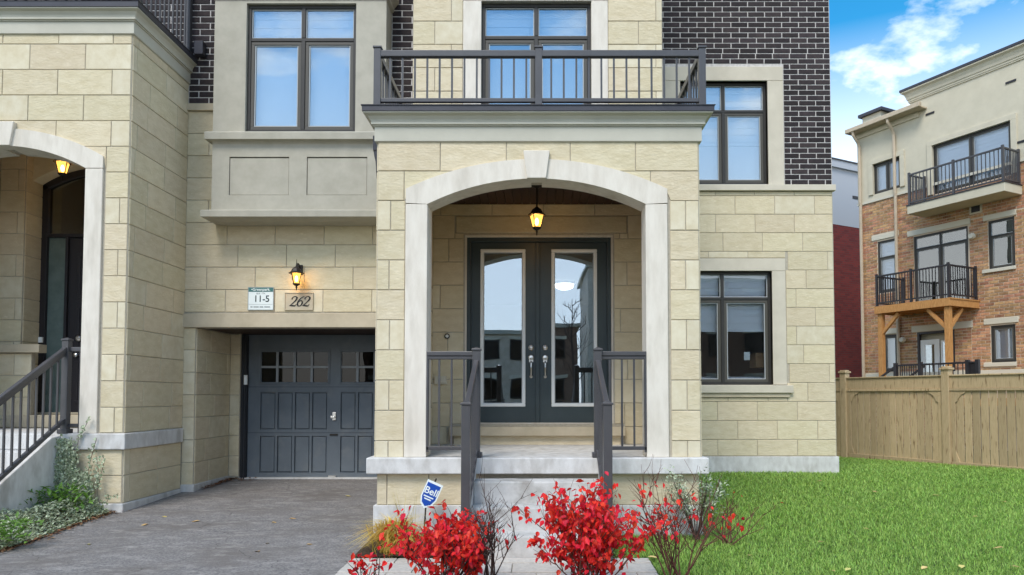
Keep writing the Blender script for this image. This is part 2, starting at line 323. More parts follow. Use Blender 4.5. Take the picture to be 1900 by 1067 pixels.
def wear(m):
    t = m.node_tree; p = [n for n in t.nodes if n.type == 'BSDF_PRINCIPLED'][0]; src = p.inputs['Base Color'].links[0].from_socket
    g = N(t, 'ShaderNodeNewGeometry')
    mpn = N(t, 'ShaderNodeMapping'); t.links.new(g.outputs['Position'], mpn.inputs[0]); mpn.inputs['Scale'].default_value = (1, 2.2, 1)
    n = N(t, 'ShaderNodeTexNoise'); t.links.new(mpn.outputs[0], n.inputs['Vector']); n.inputs['Scale'].default_value = 5; n.inputs['Detail'].default_value = 9; n.inputs['Roughness'].default_value = .75
    r = N(t, 'ShaderNodeMapRange'); t.links.new(n.outputs[0], r.inputs[0]); r.inputs[1].default_value = .5; r.inputs[2].default_value = .72; r.inputs[4].default_value = .65
    x = N(t, 'ShaderNodeMix', data_type='RGBA'); t.links.new(r.outputs[0], x.inputs[0]); t.links.new(src, x.inputs[6]); x.inputs[7].default_value = C(178, 173, 167)
    v = N(t, 'ShaderNodeTexVoronoi', feature='DISTANCE_TO_EDGE'); v.inputs['Scale'].default_value = .75
    nd = N(t, 'ShaderNodeTexNoise'); t.links.new(g.outputs['Position'], nd.inputs['Vector']); nd.inputs['Scale'].default_value = 3; nd.inputs['Detail'].default_value = 4
    ad = N(t, 'ShaderNodeVectorMath', operation='MULTIPLY_ADD'); t.links.new(nd.outputs['Color'], ad.inputs[0]); ad.inputs[1].default_value = (.45, .45, 0); t.links.new(g.outputs['Position'], ad.inputs[2]); t.links.new(ad.outputs[0], v.inputs['Vector'])
    c = N(t, 'ShaderNodeMapRange'); t.links.new(v.outputs['Distance'], c.inputs[0]); c.inputs[1].default_value = .0; c.inputs[2].default_value = .006; c.inputs[3].default_value = .55; c.inputs[4].default_value = 0
    y = N(t, 'ShaderNodeMix', data_type='RGBA'); t.links.new(c.outputs[0], y.inputs[0]); t.links.new(x.outputs[2], y.inputs[6]); y.inputs[7].default_value = C(60, 57, 55)
    t.links.new(y.outputs[2], p.inputs['Base Color'])
wear(M['asphalt'])

# ------------------------------------------------------------------ walls of pieces
PF, DW, GW, GD, RW, BAY, NP = 7.2, 9.1, 9.65, 10.72, 11.5, 9.3, 8.3      # distances of the wall planes
TOP = 10.4
_cache = {}
def piece_mesh(w, h, d, mat, ch=.004, name='block'):
    k = (round(w, 3), round(h, 3), d, mat.name)
    if k not in _cache:
        a, b = w / 2, h / 2
        v = [(-a, .01, -b), (a, .01, -b), (a, .01, b), (-a, .01, b), (-a, -d + ch, -b), (a, -d + ch, -b), (a, -d + ch, b), (-a, -d + ch, b),
             (-a + ch, -d, -b + ch), (a - ch, -d, -b + ch), (a - ch, -d, b - ch), (-a + ch, -d, b - ch)]
        f = [(8, 9, 10, 11)]
        for i in range(4):
            j = (i + 1) % 4; f += [(i, j, 4 + j, 4 + i), (4 + i, 4 + j, 8 + j, 8 + i)]
        m = bpy.data.meshes.new(name); m.from_pydata(v, [], f); m.materials.append(mat); _cache[k] = m
    return _cache[k]
def subtract(r, h):
    x0, x1, z0, z1 = r; a0, a1, b0, b1 = h
    if a0 >= x1 or a1 <= x0 or b0 >= z1 or b1 <= z0: return [r]
    out = []
    if a0 > x0: out.append((x0, a0, z0, z1))
    if a1 < x1: out.append((a1, x1, z0, z1))
    m0, m1 = max(x0, a0), min(x1, a1)
    if b1 < z1: out.append((m0, m1, b1, z1))
    if b0 > z0: out.append((m0, m1, z0, b0))
    return out
def cut(r, holes):
    rs = [r]
    for h in holes: rs = [q for p in rs for q in subtract(p, h)]
    return rs
def solid_wall(name, x0, x1, y0, y1, z0, z1, holes, mat, parent):
    mb = MB()
    for r in cut((x0, x1, z0, z1), holes): mb.box(r[0], r[1], y0, y1, r[2], r[3])
    return mb.build(name, mat, parent)
def rows(Y, spec):
    """photo heights of the course joints -> list of z from the top down"""
    o = []
    for s in spec:
        if isinstance(s, tuple):
            a, b, n = WZ(s[0], Y), WZ(s[1], Y), s[2]; o += [a + (b - a) * i / n for i in range(n + 1)]
        else: o.append(WZ(s, Y))
    return o
def stones(parent, frame, u0, u1, zs, holes=(), L=.66, offs=(0, .33), d=.010, j=.009, curve=None, shade=.14):
    ox, oy, ang = frame; ca, sa = math.cos(ang), math.sin(ang)
    for i in range(len(zs) - 1):
        z1, z0 = zs[i], zs[i + 1]
        us = [u0]; u = u0 + (offs[i % len(offs)] % L)
        while u < u1 - .01:
            if u - us[-1] > .07 and u1 - u > .07: us.append(u + random.uniform(-.006, .006))
            u += L
        us.append(u1)
        for a, b in zip(us, us[1:]):
            for (p0, p1, q0, q1) in cut((a, b, z0, z1), holes):
                w, h = p1 - p0 - j, q1 - q0 - j
                if w < .03 or h < .025: continue
                mat = M['stone_pale'] if (w < .24 and random.random() < .55) or random.random() < shade * .4 else M['stone']
                if curve and (q0 < curve((p0 + p1) / 2) or q0 < curve(p0) or q0 < curve(p1)):
                    n = 12; xs = [p0 + j / 2 + (p1 - p0 - j) * k / n for k in range(n + 1)]
                    pts = [(x, max(q0 + j / 2, curve(x) - .02)) for x in xs]
                    pts = [p for p in pts if p[1] < q1 - .02]
                    if len(pts) < 2: continue
                    mb = MB().strip([(x, q1 - j / 2) for x, _ in pts], pts, oy - d, oy + .01)
                    mb.build('stone_block', mat, parent)
                    continue
                cu = (p0 + p1) / 2
                link('stone_block', piece_mesh(w, h, d + random.uniform(-.0015, .002), mat), parent, loc=(ox + cu * ca, oy + cu * sa, (q0 + q1) / 2), rot=ang)
class Bricks:
    """brick fields: the first `budget` bricks are objects, the rest one field mesh"""
    def __init__(s, parent, budget, mat, mat_i, L=.277, H=.0868, j=.016, d=.008):
        s.p, s.n, s.mat, s.mi, s.L, s.H, s.j, s.d, s.mb = parent, budget, mat, mat_i, L, H, j, d, MB()
    def field(s, frame, u0, u1, z0, z1, holes=(), force_field=False, phase=0):
        ox, oy, ang = frame; ca, sa = math.cos(ang), math.sin(ang); k = 0; z = z0
        while z < z1 - .02:
            zt = min(z + s.H, z1); u = u0 - (s.L / 2 if (k + phase) % 2 else 0)
            while u < u1 - .02:
                for (p0, p1, q0, q1) in cut((max(u, u0), min(u + s.L, u1), z, zt), holes):
                    w, h = p1 - p0 - s.j, q1 - q0 - s.j
                    if w < .025 or h < .03: continue
                    c = (p0 + p1) / 2; m = (q0 + q1) / 2; d = s.d + random.uniform(-.002, .002)
                    if s.n > 0 and not force_field:
                        s.n -= 1; link('brick', piece_mesh(round(w, 2), round(h, 3), s.d, s.mat, .003, 'brick'), s.p, loc=(ox + c * ca, oy + c * sa, m), rot=ang)
                    else:
                        n = len(s.mb.v)
                        for uu, dd in ((c - w / 2, -.01), (c + w / 2, -.01), (c + w / 2, d), (c - w / 2, d)):
                            for zz_ in (m - h / 2, m + h / 2): s.mb.v.append((ox + uu * ca + dd * sa, oy + uu * sa - dd * ca, zz_))
                        s.mb.f += [(n + 6, n + 4, n + 5, n + 7), (n, n + 6, n + 7, n + 1), (n + 4, n + 2, n + 3, n + 5), (n + 7, n + 5, n + 3, n + 1), (n, n + 2, n + 4, n + 6)]
                u += s.L
            z += s.H; k += 1
    def done(s):
        if s.mb.v: tag(s.mb.build('brick_field', s.mi, s.p), kind='stuff')

def arch_curve(cx, zs, zc, half):
    """arc through (cx+-half, zs) and (cx, zc)"""
    r = zc - zs; Rr = (half * half + r * r) / (2 * r); c = zc - Rr
    return lambda x: c + math.sqrt(max(Rr * Rr - (x - cx) ** 2, 0)) if abs(x - cx) <= half + 1e-6 else -1e9
def cornice(x0, x1, yf, yb, prof, name, mat, parent, bevel=0):
    """profile of (overhang, z) run round left, front and right"""
    mb = MB(); n = 0
    for o, z in prof: mb.v += [(x0 - o, yb, z), (x0 - o, yf - o, z), (x1 + o, yf - o, z), (x1 + o, yb, z)]
    for i in range(len(prof) - 1):
        for k in range(3): mb.f.append((4 * i + k, 4 * i + k + 1, 4 * i + 5 + k, 4 * i + 4 + k))
    e = 4 * (len(prof) - 1); mb.f += [(0, 1, 2, 3), (e, e + 1, e + 2, e + 3)]
    return mb.build(name, mat, parent, bevel)
def crown_profile(zb, zt, o0, o1):
    h = zt - zb; d = o1 - o0
    return [(o0, zb), (o0 + .012, zb), (o0 + .012, zb + .10 * h), (o0 + .03, zb + .12 * h), (o0 + .03, zb + .24 * h), (o0 + .3 * d, zb + .3 * h), (o0 + .38 * d, zb + .5 * h), (o0 + .6 * d, zb + .75 * h), (o0 + .88 * d, zb + .86 * h), (o1, zb + .9 * h), (o1, zt)]

def make_window(parent, Y, x0, x1, z0, z1, mull=None, trans=None, blind=None, brighten=False, rec=.09, opaque=True, full_blind=None, name='window', pane='pane', fw=.045):
    yf = Y + rec
    fr = MB().frame(x0, x1, z0, z1, fw, yf - .02, yf + .07)
    if mull is not None:
        cuts = [z0 + fw, z1 - fw] if trans is None else [z0 + fw, trans - .022, trans + .022, z1 - fw]
        for a, b in zip(cuts[::2], cuts[1::2]): fr.box(mull - .026, mull + .026, yf - .022, yf + .068, a, b)
    if trans is not None: fr.box(x0 + fw, x1 - fw, yf - .018, yf + .066, trans - .022, trans + .022)
    w = fr.build(name, M['frame'], parent, bevel=.004)
    cols = [(x0 + fw, x1 - fw)] if mull is None else [(x0 + fw, mull - .026), (mull + .026, x1 - fw)]
    cells = [(a, b, z0 + fw, (trans - .022) if trans is not None else z1 - fw, True) for a, b in cols]
    if trans is not None: cells += [(a, b, trans + .022, z1 - fw, False) for a, b in cols]
    for a, b, c, d, sash in cells:
        if sash:
            MB().frame(a + .001, b - .001, c + .001, d - .001, .045, yf - .008, yf + .05).build('sash', M['sash'], w, bevel=.004)
            a, b, c, d = a + .046, b - .046, c + .046, d - .046
        MB().frame(a + .001, b - .001, c + .001, d - .001, .012, yf + .004, yf + .03).build('glazing_bead', M['bead'], w)
        MB().box(a + .006, b - .006, yf + .018, yf + .024, c + .006, d - .006).build('pane', M[pane], w)
    if blind is not None:
        for a, b in cols:
            mb = MB(); z = z1 - .05; k = 0
            while z > blind:
                mb.box(a + .01, b - .01, yf + .10, yf + .104, max(z - .085, blind), z); z -= .115; k += 1
            mb.box(a + .01, b - .01, yf + .112, yf + .114, blind, z1 - .05)
            mb.box(a + .005, b - .005, yf + .09, yf + .12, blind - .025, blind)
            mb.build('blind', M['blind'], w)
            if brighten: MB().box(a + .012, b - .012, yf + .115, yf + .117, z0 + .05, blind - .026).build('pane_brightener', M['blind'], w)  # white sheet added behind the lower panes to make the glass paler
    return w
def rail_run(parent, a, b, hb, ht, nb, rw=.05, rh=.045, mat='metal', bw=.019, ends=(0, 0), cap=True):
    """bottom rail, top rail and balusters from foot point a to b (hb, ht: rail heights over the foot line)"""
    a, b = Vector(a), Vector(b); up = Vector((0, 0, 1))
    t = MB().bar(a + up * ht, b + up * ht, rw, rh)
    if cap: t.bar(a + up * (ht - rh * .9), b + up * (ht - rh * .9), rw * .6, rh * .8)
    t.build('top_rail', M[mat], parent, bevel=.006)
    MB().bar(a + up * hb, b + up * hb, rw * .8, rh * .8).build('bottom_rail', M[mat], parent, bevel=.004)
    L = (b - a); m = None
    for i in range(nb):
        p = a + L * (i + 1) / (nb + 1)
        hgt = ht - hb - rh * 1.2
        if m is None: m = MB().box(-bw / 2, bw / 2, -bw / 2, bw / 2, 0, hgt).mesh('baluster', M[mat])
        link('baluster', m, parent, loc=p + up * (hb + rh * .3))
def post(parent, x, y, z0, z1, w=.076, mat='metal', foot=True, rz=0):
    mb = MB().box(-w / 2, w / 2, -w / 2, w / 2, 0, z1 - z0 - .02)
    mb.box(-w / 2 - .009, w / 2 + .009, -w / 2 - .009, w / 2 + .009, z1 - z0 - .02, z1 - z0)
    n = len(mb.v); q = w / 2 + .002
    mb.v += [(-q, -q, z1 - z0), (q, -q, z1 - z0), (q, q, z1 - z0), (-q, q, z1 - z0), (0, 0, z1 - z0 + .02)]
    mb.f += [(n, n + 1, n + 4), (n + 1, n + 2, n + 4), (n + 2, n + 3, n + 4), (n + 3, n, n + 4)]
    if foot: mb.box(-w / 2 - .02, w / 2 + .02, -w / 2 - .02, w / 2 + .02, 0, .05)
    o = mb.build('post', M[mat], parent, bevel=.004); o.location = (x, y, z0)
    o.rotation_euler = (0, 0, rz)
    return o

# ------------------------------------------------------------------ terrain
def ground_h(x, y):
    if y < 6.2: h = .03 + (y - 6.2) * .022
    elif y < 11.5: h = .03 + (y - 6.2) * .0375
    else: h = .229 - min(y - 11.5, 6) * .03
    if x > 4: h -= min(x - 4, 8) * .016
    if y < -5: h = min(h, -.22)
    return h
def sheet(name, xs, ys, mat, dz=0, skip=None):
    mb = MB(); nx = len(xs)
    for y in ys:
        for x in xs: mb.v.append((x, y, ground_h(x, y) + dz))
    for j in range(len(ys) - 1):
        for i in range(nx - 1):
            a = j * nx + i; mb.f.append((a, a + 1, a + nx + 1, a + nx))
    o = mb.build(name, mat); o['kind'] = 'structure'; return o
fr_ = lambda a, b, n: [a + (b - a) * i / n for i in range(n + 1)]
sheet('ground', [-400, -150, -60, -30] + fr_(-16, 20, 36) + [30, 60, 150, 400], [-400, -150, -60, -30, -18] + fr_(-12, 24, 36) + [40, 80, 200, 500], M['ground'])
XL, XR = WX(343, GW), WX(699, PF)                     # garage bay between the neighbour's portico and our portico
sheet('driveway', fr_(-6.3, XR + .02, 14), fr_(-5, GD + .3, 32), M['asphalt'], .012)
sheet('road', [-120, -40, 0, 40, 120], fr_(-13, -5, 4), M['road'], .006)

# ------------------------------------------------------------------ our townhouse
HX0, HX1 = XL, WX(1547, RW)                           # left and right ends
BX0, BX1 = WX(766, DW, 100), WX(1229, DW, 100)        # middle block
PX0, PX1 = XR, WX(1298, PF)                           # portico
house = empty('townhouse', (0, 9.65, .1))
tag(house, 'cream stone and dark brick townhouse with an arched portico and grey garage door', 'house')

# garage wall -------------------------------------------------------
zl0, zl1 = WZ(608, GW), WZ(582, GW)                   # lintel
zsill0, zsill1 = WZ(207, GW), WZ(194, GW)
jx = WX(361, GW, 750)
gwall = solid_wall('garage_wall', XL - .3, BX0 + .1, GW, GW + .2, -.1, TOP, [(jx, BX0 + .2, -.2, zl0)], M['mortar'], house)
zs = rows(GW, [(207.5, 579.5, 9)]); zs[0] = zsill0
stones(gwall, (0, GW, 0), XL, BX0 - .02, zs, offs=(.05, .3, .56))
stones(gwall, (0, GW, 0), XL, jx, [zl0 - k * .302 for k in range(8)] + [ground_h(-4.6, GW) + .12], offs=(.9,))
MB().box(XL, BX0, GW - .035, GW + .05, zl0, zl1).build('lintel', M['trim2'], house, bevel=.006)
MB().box(XL, WX(400, GW), GW - .05, GW + .05, zsill0, zsill1).build('string_course', M['trim2'], house, bevel=.006)
# recess of the garage door
gjamb = MB().box(jx - .2, jx, GW + .2, GD, -.1, zl0 + .3).build('garage_jamb', M['mortar'], house)
stones(gjamb, (jx, 0, math.pi / 2), GW + .012, GD, [zl0 - k * .302 for k in range(8)] + [ground_h(-4.6, GW) + .12], offs=(.42, .95, .42, 1.2))
MB().box(XL + .02, BX0 + .1, GW + .2, GD + .5, zl0 + .01, zl0 + .2).build('garage_soffit', M['slat'], house)
gx = WX(445, GD, 750)
gback = MB().box(jx, gx, GD, GD + .2, -.1, zl0 + .01).build('garage_return', M['mortar'], house)
stones(gback, (0, GD, 0), jx + .012, gx, [zl0 - k * .302 for k in range(8)] + [ground_h(-4.6, GW) + .12], offs=(.9,))
MB().box(XL, jx + .02, GW - .025, GD + .02, -.1, ground_h(-4.6, GW) + .11).build('concrete_footing', M['concrete'], house, bevel=.01)
MB().box(jx, BX0, GD + .02, GD + .25, 0, ground_h(-4, GD) + .035).build('garage_sill', M['concrete'], house)
# garage door
gdx0, gdx1 = WX(460, GD + .1, 770), WX(782, GD + .1, 770); gy = GD + .10
zt, zb = WZ(622, gy), WZ(890, gy)
MB().box(gx, gdx0, GD + .03, GD + .14, zb, zl0 + .01).box(gdx1, BX0 + .1, GD + .03, GD + .14, zb, zl0 + .01).box(gdx0, gdx1, GD + .03, GD + .14, zt, zl0 + .01).build('garage_frame', M['gframe'], house, bevel=.005)
for k, o in ((.02, .012), (.055, .02)):
    MB().box(gx + k, gx + k + .02, GD + .03 - o, GD + .029, zb, zl0).build('weather_strip', M['gframe'], house)
cells = []; panes = []
hw = (gdx1 - gdx0) / 2
for side in (0, 1):
    bx = WX(483, gy, 770) if side == 0 else WX(632, gy, 770)
    cw = WX(512.5, gy, 770) - WX(480.5, gy, 770)
    for k in range(4):
        for (ya, yb_) in ((728, 797), (809, 877)): cells.append((bx + k * cw, bx + k * cw + cw - .036, WZ(yb_, gy), WZ(ya, gy)))
        for (ya, yb_) in ((653, 679), (683, 709)): panes.append((bx + k * cw + .006, bx + k * cw + cw - .03, WZ(yb_, gy), WZ(ya, gy)))
gdoor = solid_wall('garage_door', gdx0, gdx1, gy, gy + .03, zb, zt, cells + panes, M['garage'], house)
MB().box(gdx0, gdx1, gy + .031, gy + .05, zb, zt).build('door_core', M['garage'], gdoor)
for (a, b, c, d) in cells:
    MB().box(a + .012, b - .012, gy + .012, gy + .03, c + .014, d - .012).build('door_panel', M['garage'], gdoor, bevel=.008)
for (a, b, c, d) in panes: MB().box(a, b, gy + .02, gy + .028, c, d).build('pane', M['pane_dark'], gdoor)
for side in (0, 1):
    bx = WX(483, gy, 770) if side == 0 else WX(632, gy, 770)
    MB().frame(bx - .03, bx + 4 * cw + .006, WZ(713, gy), WZ(649, gy), .028, gy - .012, gy - .001).build('window_trim', M['garage'], gdoor, bevel=.004)
    mu = MB()
    for k in range(1, 4): mu.box(bx + k * cw - .03, bx + k * cw + .006, gy - .006, gy - .001, WZ(709, gy), WZ(653, gy))
    mu.box(bx, bx + 4 * cw - .024, gy - .005, gy - .0005, WZ(683, gy), WZ(679, gy)); mu.build('muntin_grid', M['muntin'], gdoor)
for yy in (718, 803): MB().box(gdx0, gdx1, gy - .0015, gy - .0005, WZ(yy, gy) - .003, WZ(yy, gy) + .003).build('section_joint', M['gframe'], gdoor)
mx_ = WX(620, gy, 770)
MB().box(mx_ - .022, mx_ + .03, gy - .02, gy - .001, WZ(780, gy), WZ(765, gy)).box(mx_ - .045, mx_ + .02, gy - .04, gy - .02, WZ(776, gy), WZ(772, gy)).build('handle', M['nickel'], gdoor, bevel=.004)
MB().box(mx_ - .06, mx_ + .06, gy - .016, gy - .001, WZ(808, gy), WZ(805, gy)).build('lift_handle', M['bronze'], gdoor)
MB().box(mx_ - .07, mx_ + .04, gy - .03, gy - .001, WZ(886, gy), WZ(882, gy)).build('lift_handle', M['nickel'], gdoor)
a, b, c, d = R(454, 696, 460, 714, GD + .03)
MB().box(a, b, GD - .01, GD + .03, c, d).build('garage_keypad', M['white'], house, bevel=.006)

# bay window --------------------------------------------------------
bx0, bx1 = WX(397, BAY, 120), WX(717, BAY, 20)
zb2, zb1, zp1, zp0 = WZ(248, BAY), WZ(263, BAY), WZ(263, BAY), WZ(394, BAY)
wx0, wx1, wz0, wz1 = R(456, 6, 660, 244, BAY); 
bay = solid_wall('bay_wall', bx0, bx1, BAY, BAY + .12, zb2 - .02, TOP - 2.2, [(wx0, wx1, wz0, wz1)], M['stucco'], house)
MB().box(bx0, bx0 + .12, BAY + .12, GW + .01, zb2 - .02, TOP - 2.2).box(bx1 - .12, bx1, BAY + .12, GW + .01, zb2 - .02, TOP - 2.2).build('bay_cheek', M['stucco'], house)
lx0 = WX(393, BAY, 330); pans = [R(425, 291, 536, 362, BAY), R(569, 291, 681, 362, BAY)]
bp = solid_wall('bay_apron', lx0, bx1, BAY, BAY + .05, zp0 - .01, zp1 + .01, pans, M['stucco'], house)
MB().box(lx0, bx1, BAY + .05, GW + .01, zp0 - .01, zp1 + .01).build('bay_base', M['stucco'], house)
for p in pans: MB().box(p[0] + .006, p[1] - .006, BAY + .012, BAY + .05, p[2] + .006, p[3] - .012).build('recessed_panel', M['stucco'], bp, bevel=.004)
cornice(WX(397, BAY, 255), bx1, BAY, GW, [(0, WZ(267, BAY)), (.02, WZ(263, BAY)), (.085, WZ(262, BAY)), (.09, WZ(250, BAY)), (.08, WZ(248, BAY))], 'bay_ledge', M['stucco'], house)
cornice(lx0, bx1, BAY, GW, [(-.08, WZ(408, BAY)), (.03, WZ(406.5, BAY)), (.095, WZ(405, BAY)), (.10, WZ(394, BAY)), (.09, WZ(392.5, BAY))], 'bay_ledge', M['stucco'], house)
cornice(bx0, bx1, BAY, GW, [(0, WZ(1, BAY)), (.03, WZ(-3, BAY)), (.035, WZ(-8, BAY)), (.10, WZ(-20, BAY)), (.10, WZ(-26, BAY)), (.0, WZ(-27, BAY))], 'bay_cornice', M['stucco'], house)
make_window(house, BAY - .03, wx0, wx1, wz0, wz1, mull=WX(560, BAY, 120), trans=WZ(70, BAY), blind=WZ(58, BAY), brighten=True, rec=.10)

# dark brick on the garage wall plane --------------------------------
B = Bricks(house, 300, M['brick'], M['brick_i'])
B.p = MB().box(XL, bx0 + .06, GW - .004, GW + .02, zsill1, WZ(-40, GW)).build('brick_backing', M['bmortar'], house)
B.field((0, GW - .004, 0), XL + .004, bx0 + .03, zsill1 + .006, WZ(-6, GW))
B.p = MB().box(bx1 - .03, BX0 + .01, GW - .004, GW + .02, zsill1, WZ(-40, GW)).build('brick_backing', M['bmortar'], house)
B.field((0, GW - .004, 0), WX(727, GW, 90), BX0, zsill1 + .006, WZ(-6, GW), phase=1)

# right wing ----------------------------------------------------------
zf = WZ(847, RW); zsb0, zsb1 = WZ(355, RW), WZ(344, RW)
LW = R(1255, 503, 1433, 714, RW); UW = R(1262, 151, 1424, 342, RW)
rwall = solid_wall('wing_wall', BX1 - .1, HX1, RW, RW + .2, -.1, TOP, [LW, UW], M['mortar'], house)
zs = rows(RW, [356, (363.6, 815.6, 13), 846])
lsur = (WX(1230, RW), WX(1458, RW), WZ(738, RW), WZ(479, RW))
stones(rwall, (0, RW, 0), BX1, HX1 - .004, zs, holes=[lsur], offs=(.62, .30, .62, .1, .5, .15), L=.64)
stones(rwall, (HX1, 0, math.pi / 2), RW + .01, RW + 2.5, zs, offs=(.2, .5))
MB().box(BX1 + .005, HX1 + .03, RW - .03, RW + 8.4, -.1, zf).build('concrete_footing', M['concrete'], house, bevel=.008)
MB().box(BX1, HX1 + .04, RW - .06, RW + .05, zsb0, zsb1).build('string_course', M['trim3'], house, bevel=.006)
def surround(rect, x0, x1, ztop, Y, proud=.02):
    sx0, sx1, s0, s1 = rect
    MB().box(x0, x1, Y - proud, Y + .1, s1, ztop).build('window_head', M['trim3'], house, bevel=.006)
    for a, b in ((x0, sx0), (sx1, x1)): MB().box(a, b, Y - proud, Y + .1, s0, s1 - .003).build('window_jamb', M['trim3'], house, bevel=.006)
surround(LW, WX(1231, RW), WX(1457, RW), WZ(480, RW), RW)
MB().box(WX(1222, RW), WX(1467, RW), RW - .07, RW + .09, WZ(729, RW), WZ(715, RW)).build('window_sill', M['trim3'], house, bevel=.006)
MB().box(WX(1228, RW), WX(1461, RW), RW - .04, RW + .05, WZ(737, RW), WZ(729.3, RW)).build('sill_moulding', M['trim2'], house, bevel=.004)
surround((UW[0], UW[1], zsb1 + .004, UW[3]), WX(1233, RW, 240), WX(1453, RW, 240), WZ(125, RW), RW - .012)
make_window(house, RW, LW[0], LW[1], LW[2], LW[3], mull=WX(1342, RW), trans=WZ(553, RW), blind=WZ(611, RW), rec=.08, pane='pane_clear')
make_window(house, RW, UW[0], UW[1], UW[2], UW[3], mull=WX(1344, RW, 240), trans=WZ(204, RW), blind=WZ(261, RW), brighten=True, rec=.08)
bb2 = solid_wall('brick_backing', BX1 + .01, HX1 - .002, RW - .004, RW - .001, zsb1, TOP, [UW], M['bmortar'], house)
B.p = bb2
usur = (WX(1233, RW, 240) - .01, WX(1453, RW, 240) + .008, zsb1 - .1, WZ(125, RW) + .008)
zbt = WZ(-8, RW)
# bricks hidden behind the portico cornice stay in the field
B.field((0, RW - .004, 0), BX1 + .02, usur[0], zsb1 + .006, WZ(186, RW), force_field=True)
nrow = int((WZ(100, RW) - zsb1) / B.H)
B.field((0, RW - .004, 0), usur[0] - .02, HX1 - .004, zsb1 + .006, zsb1 + .006 + nrow * B.H, holes=[usur], phase=1)
B.field((0, RW - .004, 0), BX1 + .02, HX1 - .004, zsb1 + .006 + nrow * B.H, zbt, phase=nrow + 1)
B.p = house; B.done()
# things behind the lower window
wa = WX(1386, RW + .12, 660)
a, b, c, d = R(1381, 653, 1392, 668, RW + .1)
tag(MB().box(a, b, RW + .115, RW + .125, c, d).build('window_card', M['white'], None, bevel=.002), 'small white card hanging behind the ground floor window', 'card')
a, b, c, d = R(1399, 655, 1424, 682, RW + .5)
bxm = MB().box(a, b, RW + .4, RW + .75, c, d).box(a - .004, b + .004, RW + .396, RW + .754, (c + d) / 2 + .02, (c + d) / 2 + .026)
tag(bxm.build('cardboard_box', M['card'], None), 'brown cardboard box behind the ground floor window', 'box')
a, b, c, d = R(1300, 683, 1440, 700, RW + .6)
tb = empty('table', (a + .5, RW + .7, 0)); tag(tb, 'pale table inside the ground floor room by the window', 'table')
MB().box(a - .5, b + .4, RW + .3, RW + 1.1, c - .03, c).build('tabletop', M['blind'], tb)
for lx in (a - .45, b + .35):
    for ly in (RW + .35, RW + 1.05): MB().box(lx - .03, lx + .03, ly - .03, ly + .03, .3, c - .03).build('leg', M['blind'], tb)

# middle block --------------------------------------------------------
DX0, DX1, DZ0, DZ1 = R(862, 436, 1138, 786, DW)
CW = R(893, 3, 1097, 260, DW)
fl = .84                                              # porch floor
zc_ = WZ(379, DW)                                     # porch ceiling
mid = solid_wall('middle_wall', BX0, BX1, DW, DW + .2, fl - .3, TOP, [(DX0, DX1, DZ0, DZ1), CW], M['mortar'], house)
MB().box(BX1 - .2, BX1, DW + .2, RW, -.1, TOP).box(BX0, BX0 + .2, DW + .2, GW + .1, zl0, TOP).build('middle_cheek', M['mortar'], house)
head = R(844, 401, 1165, 433, DW)
stp = (WX(836, DW), WX(1158, DW), fl - .1, WZ(787, DW) + .004)
zs = [zc_, WZ(400, DW)] + [WZ(443, DW) - k * .3 for k in range(0, 9)]
zs = [z for z in zs if z > fl + .03] + [fl]
stones(mid, (0, DW, 0), -1.36, 1.36, zs, holes=[(DX0 - .012, DX1 + .012, DZ0 - .1, DZ1 + .012), head, stp], offs=(.1, .42, .2, .5), L=.66)
MB().box(head[0] + .02, head[1] - .02, DW - .014, DW + .02, head[2] + .01, head[3] - .01).build('door_head', M['stone'], house, bevel=.006)
stones(mid, (0, DW, 0), BX0 + .002, BX1 - .002, rows(DW, [(-52, 40, 2), (40, 257, 5)])[:2] + rows(DW, [(40, 257, 5)]), holes=[(WX(859, DW, 100), WX(1128, DW, 100), 0, TOP)], offs=(.28, .5), L=.66)
for a, b in ((859, 893), (1097, 1128)):
    x0_, x1_ = WX(a, DW, 100), WX(b, DW, 100)
    MB().box(x0_ + .003, x1_ - .001 if a > 1000 else x1_, DW - .02, DW + .1, CW[2], CW[3]).build('window_jamb', M['trim'], house, bevel=.006)
MB().box(WX(859, DW, 0), WX(1128, DW, 0), DW - .02, DW + .1, CW[3] + .003, CW[3] + .3).build('window_head', M['trim'], house, bevel=.006)
make_window(house, DW, CW[0], CW[1], CW[2], CW[3], mull=WX(995, DW, 100), trans=WZ(66, DW), blind=WZ(53, DW), brighten=True, rec=.07)

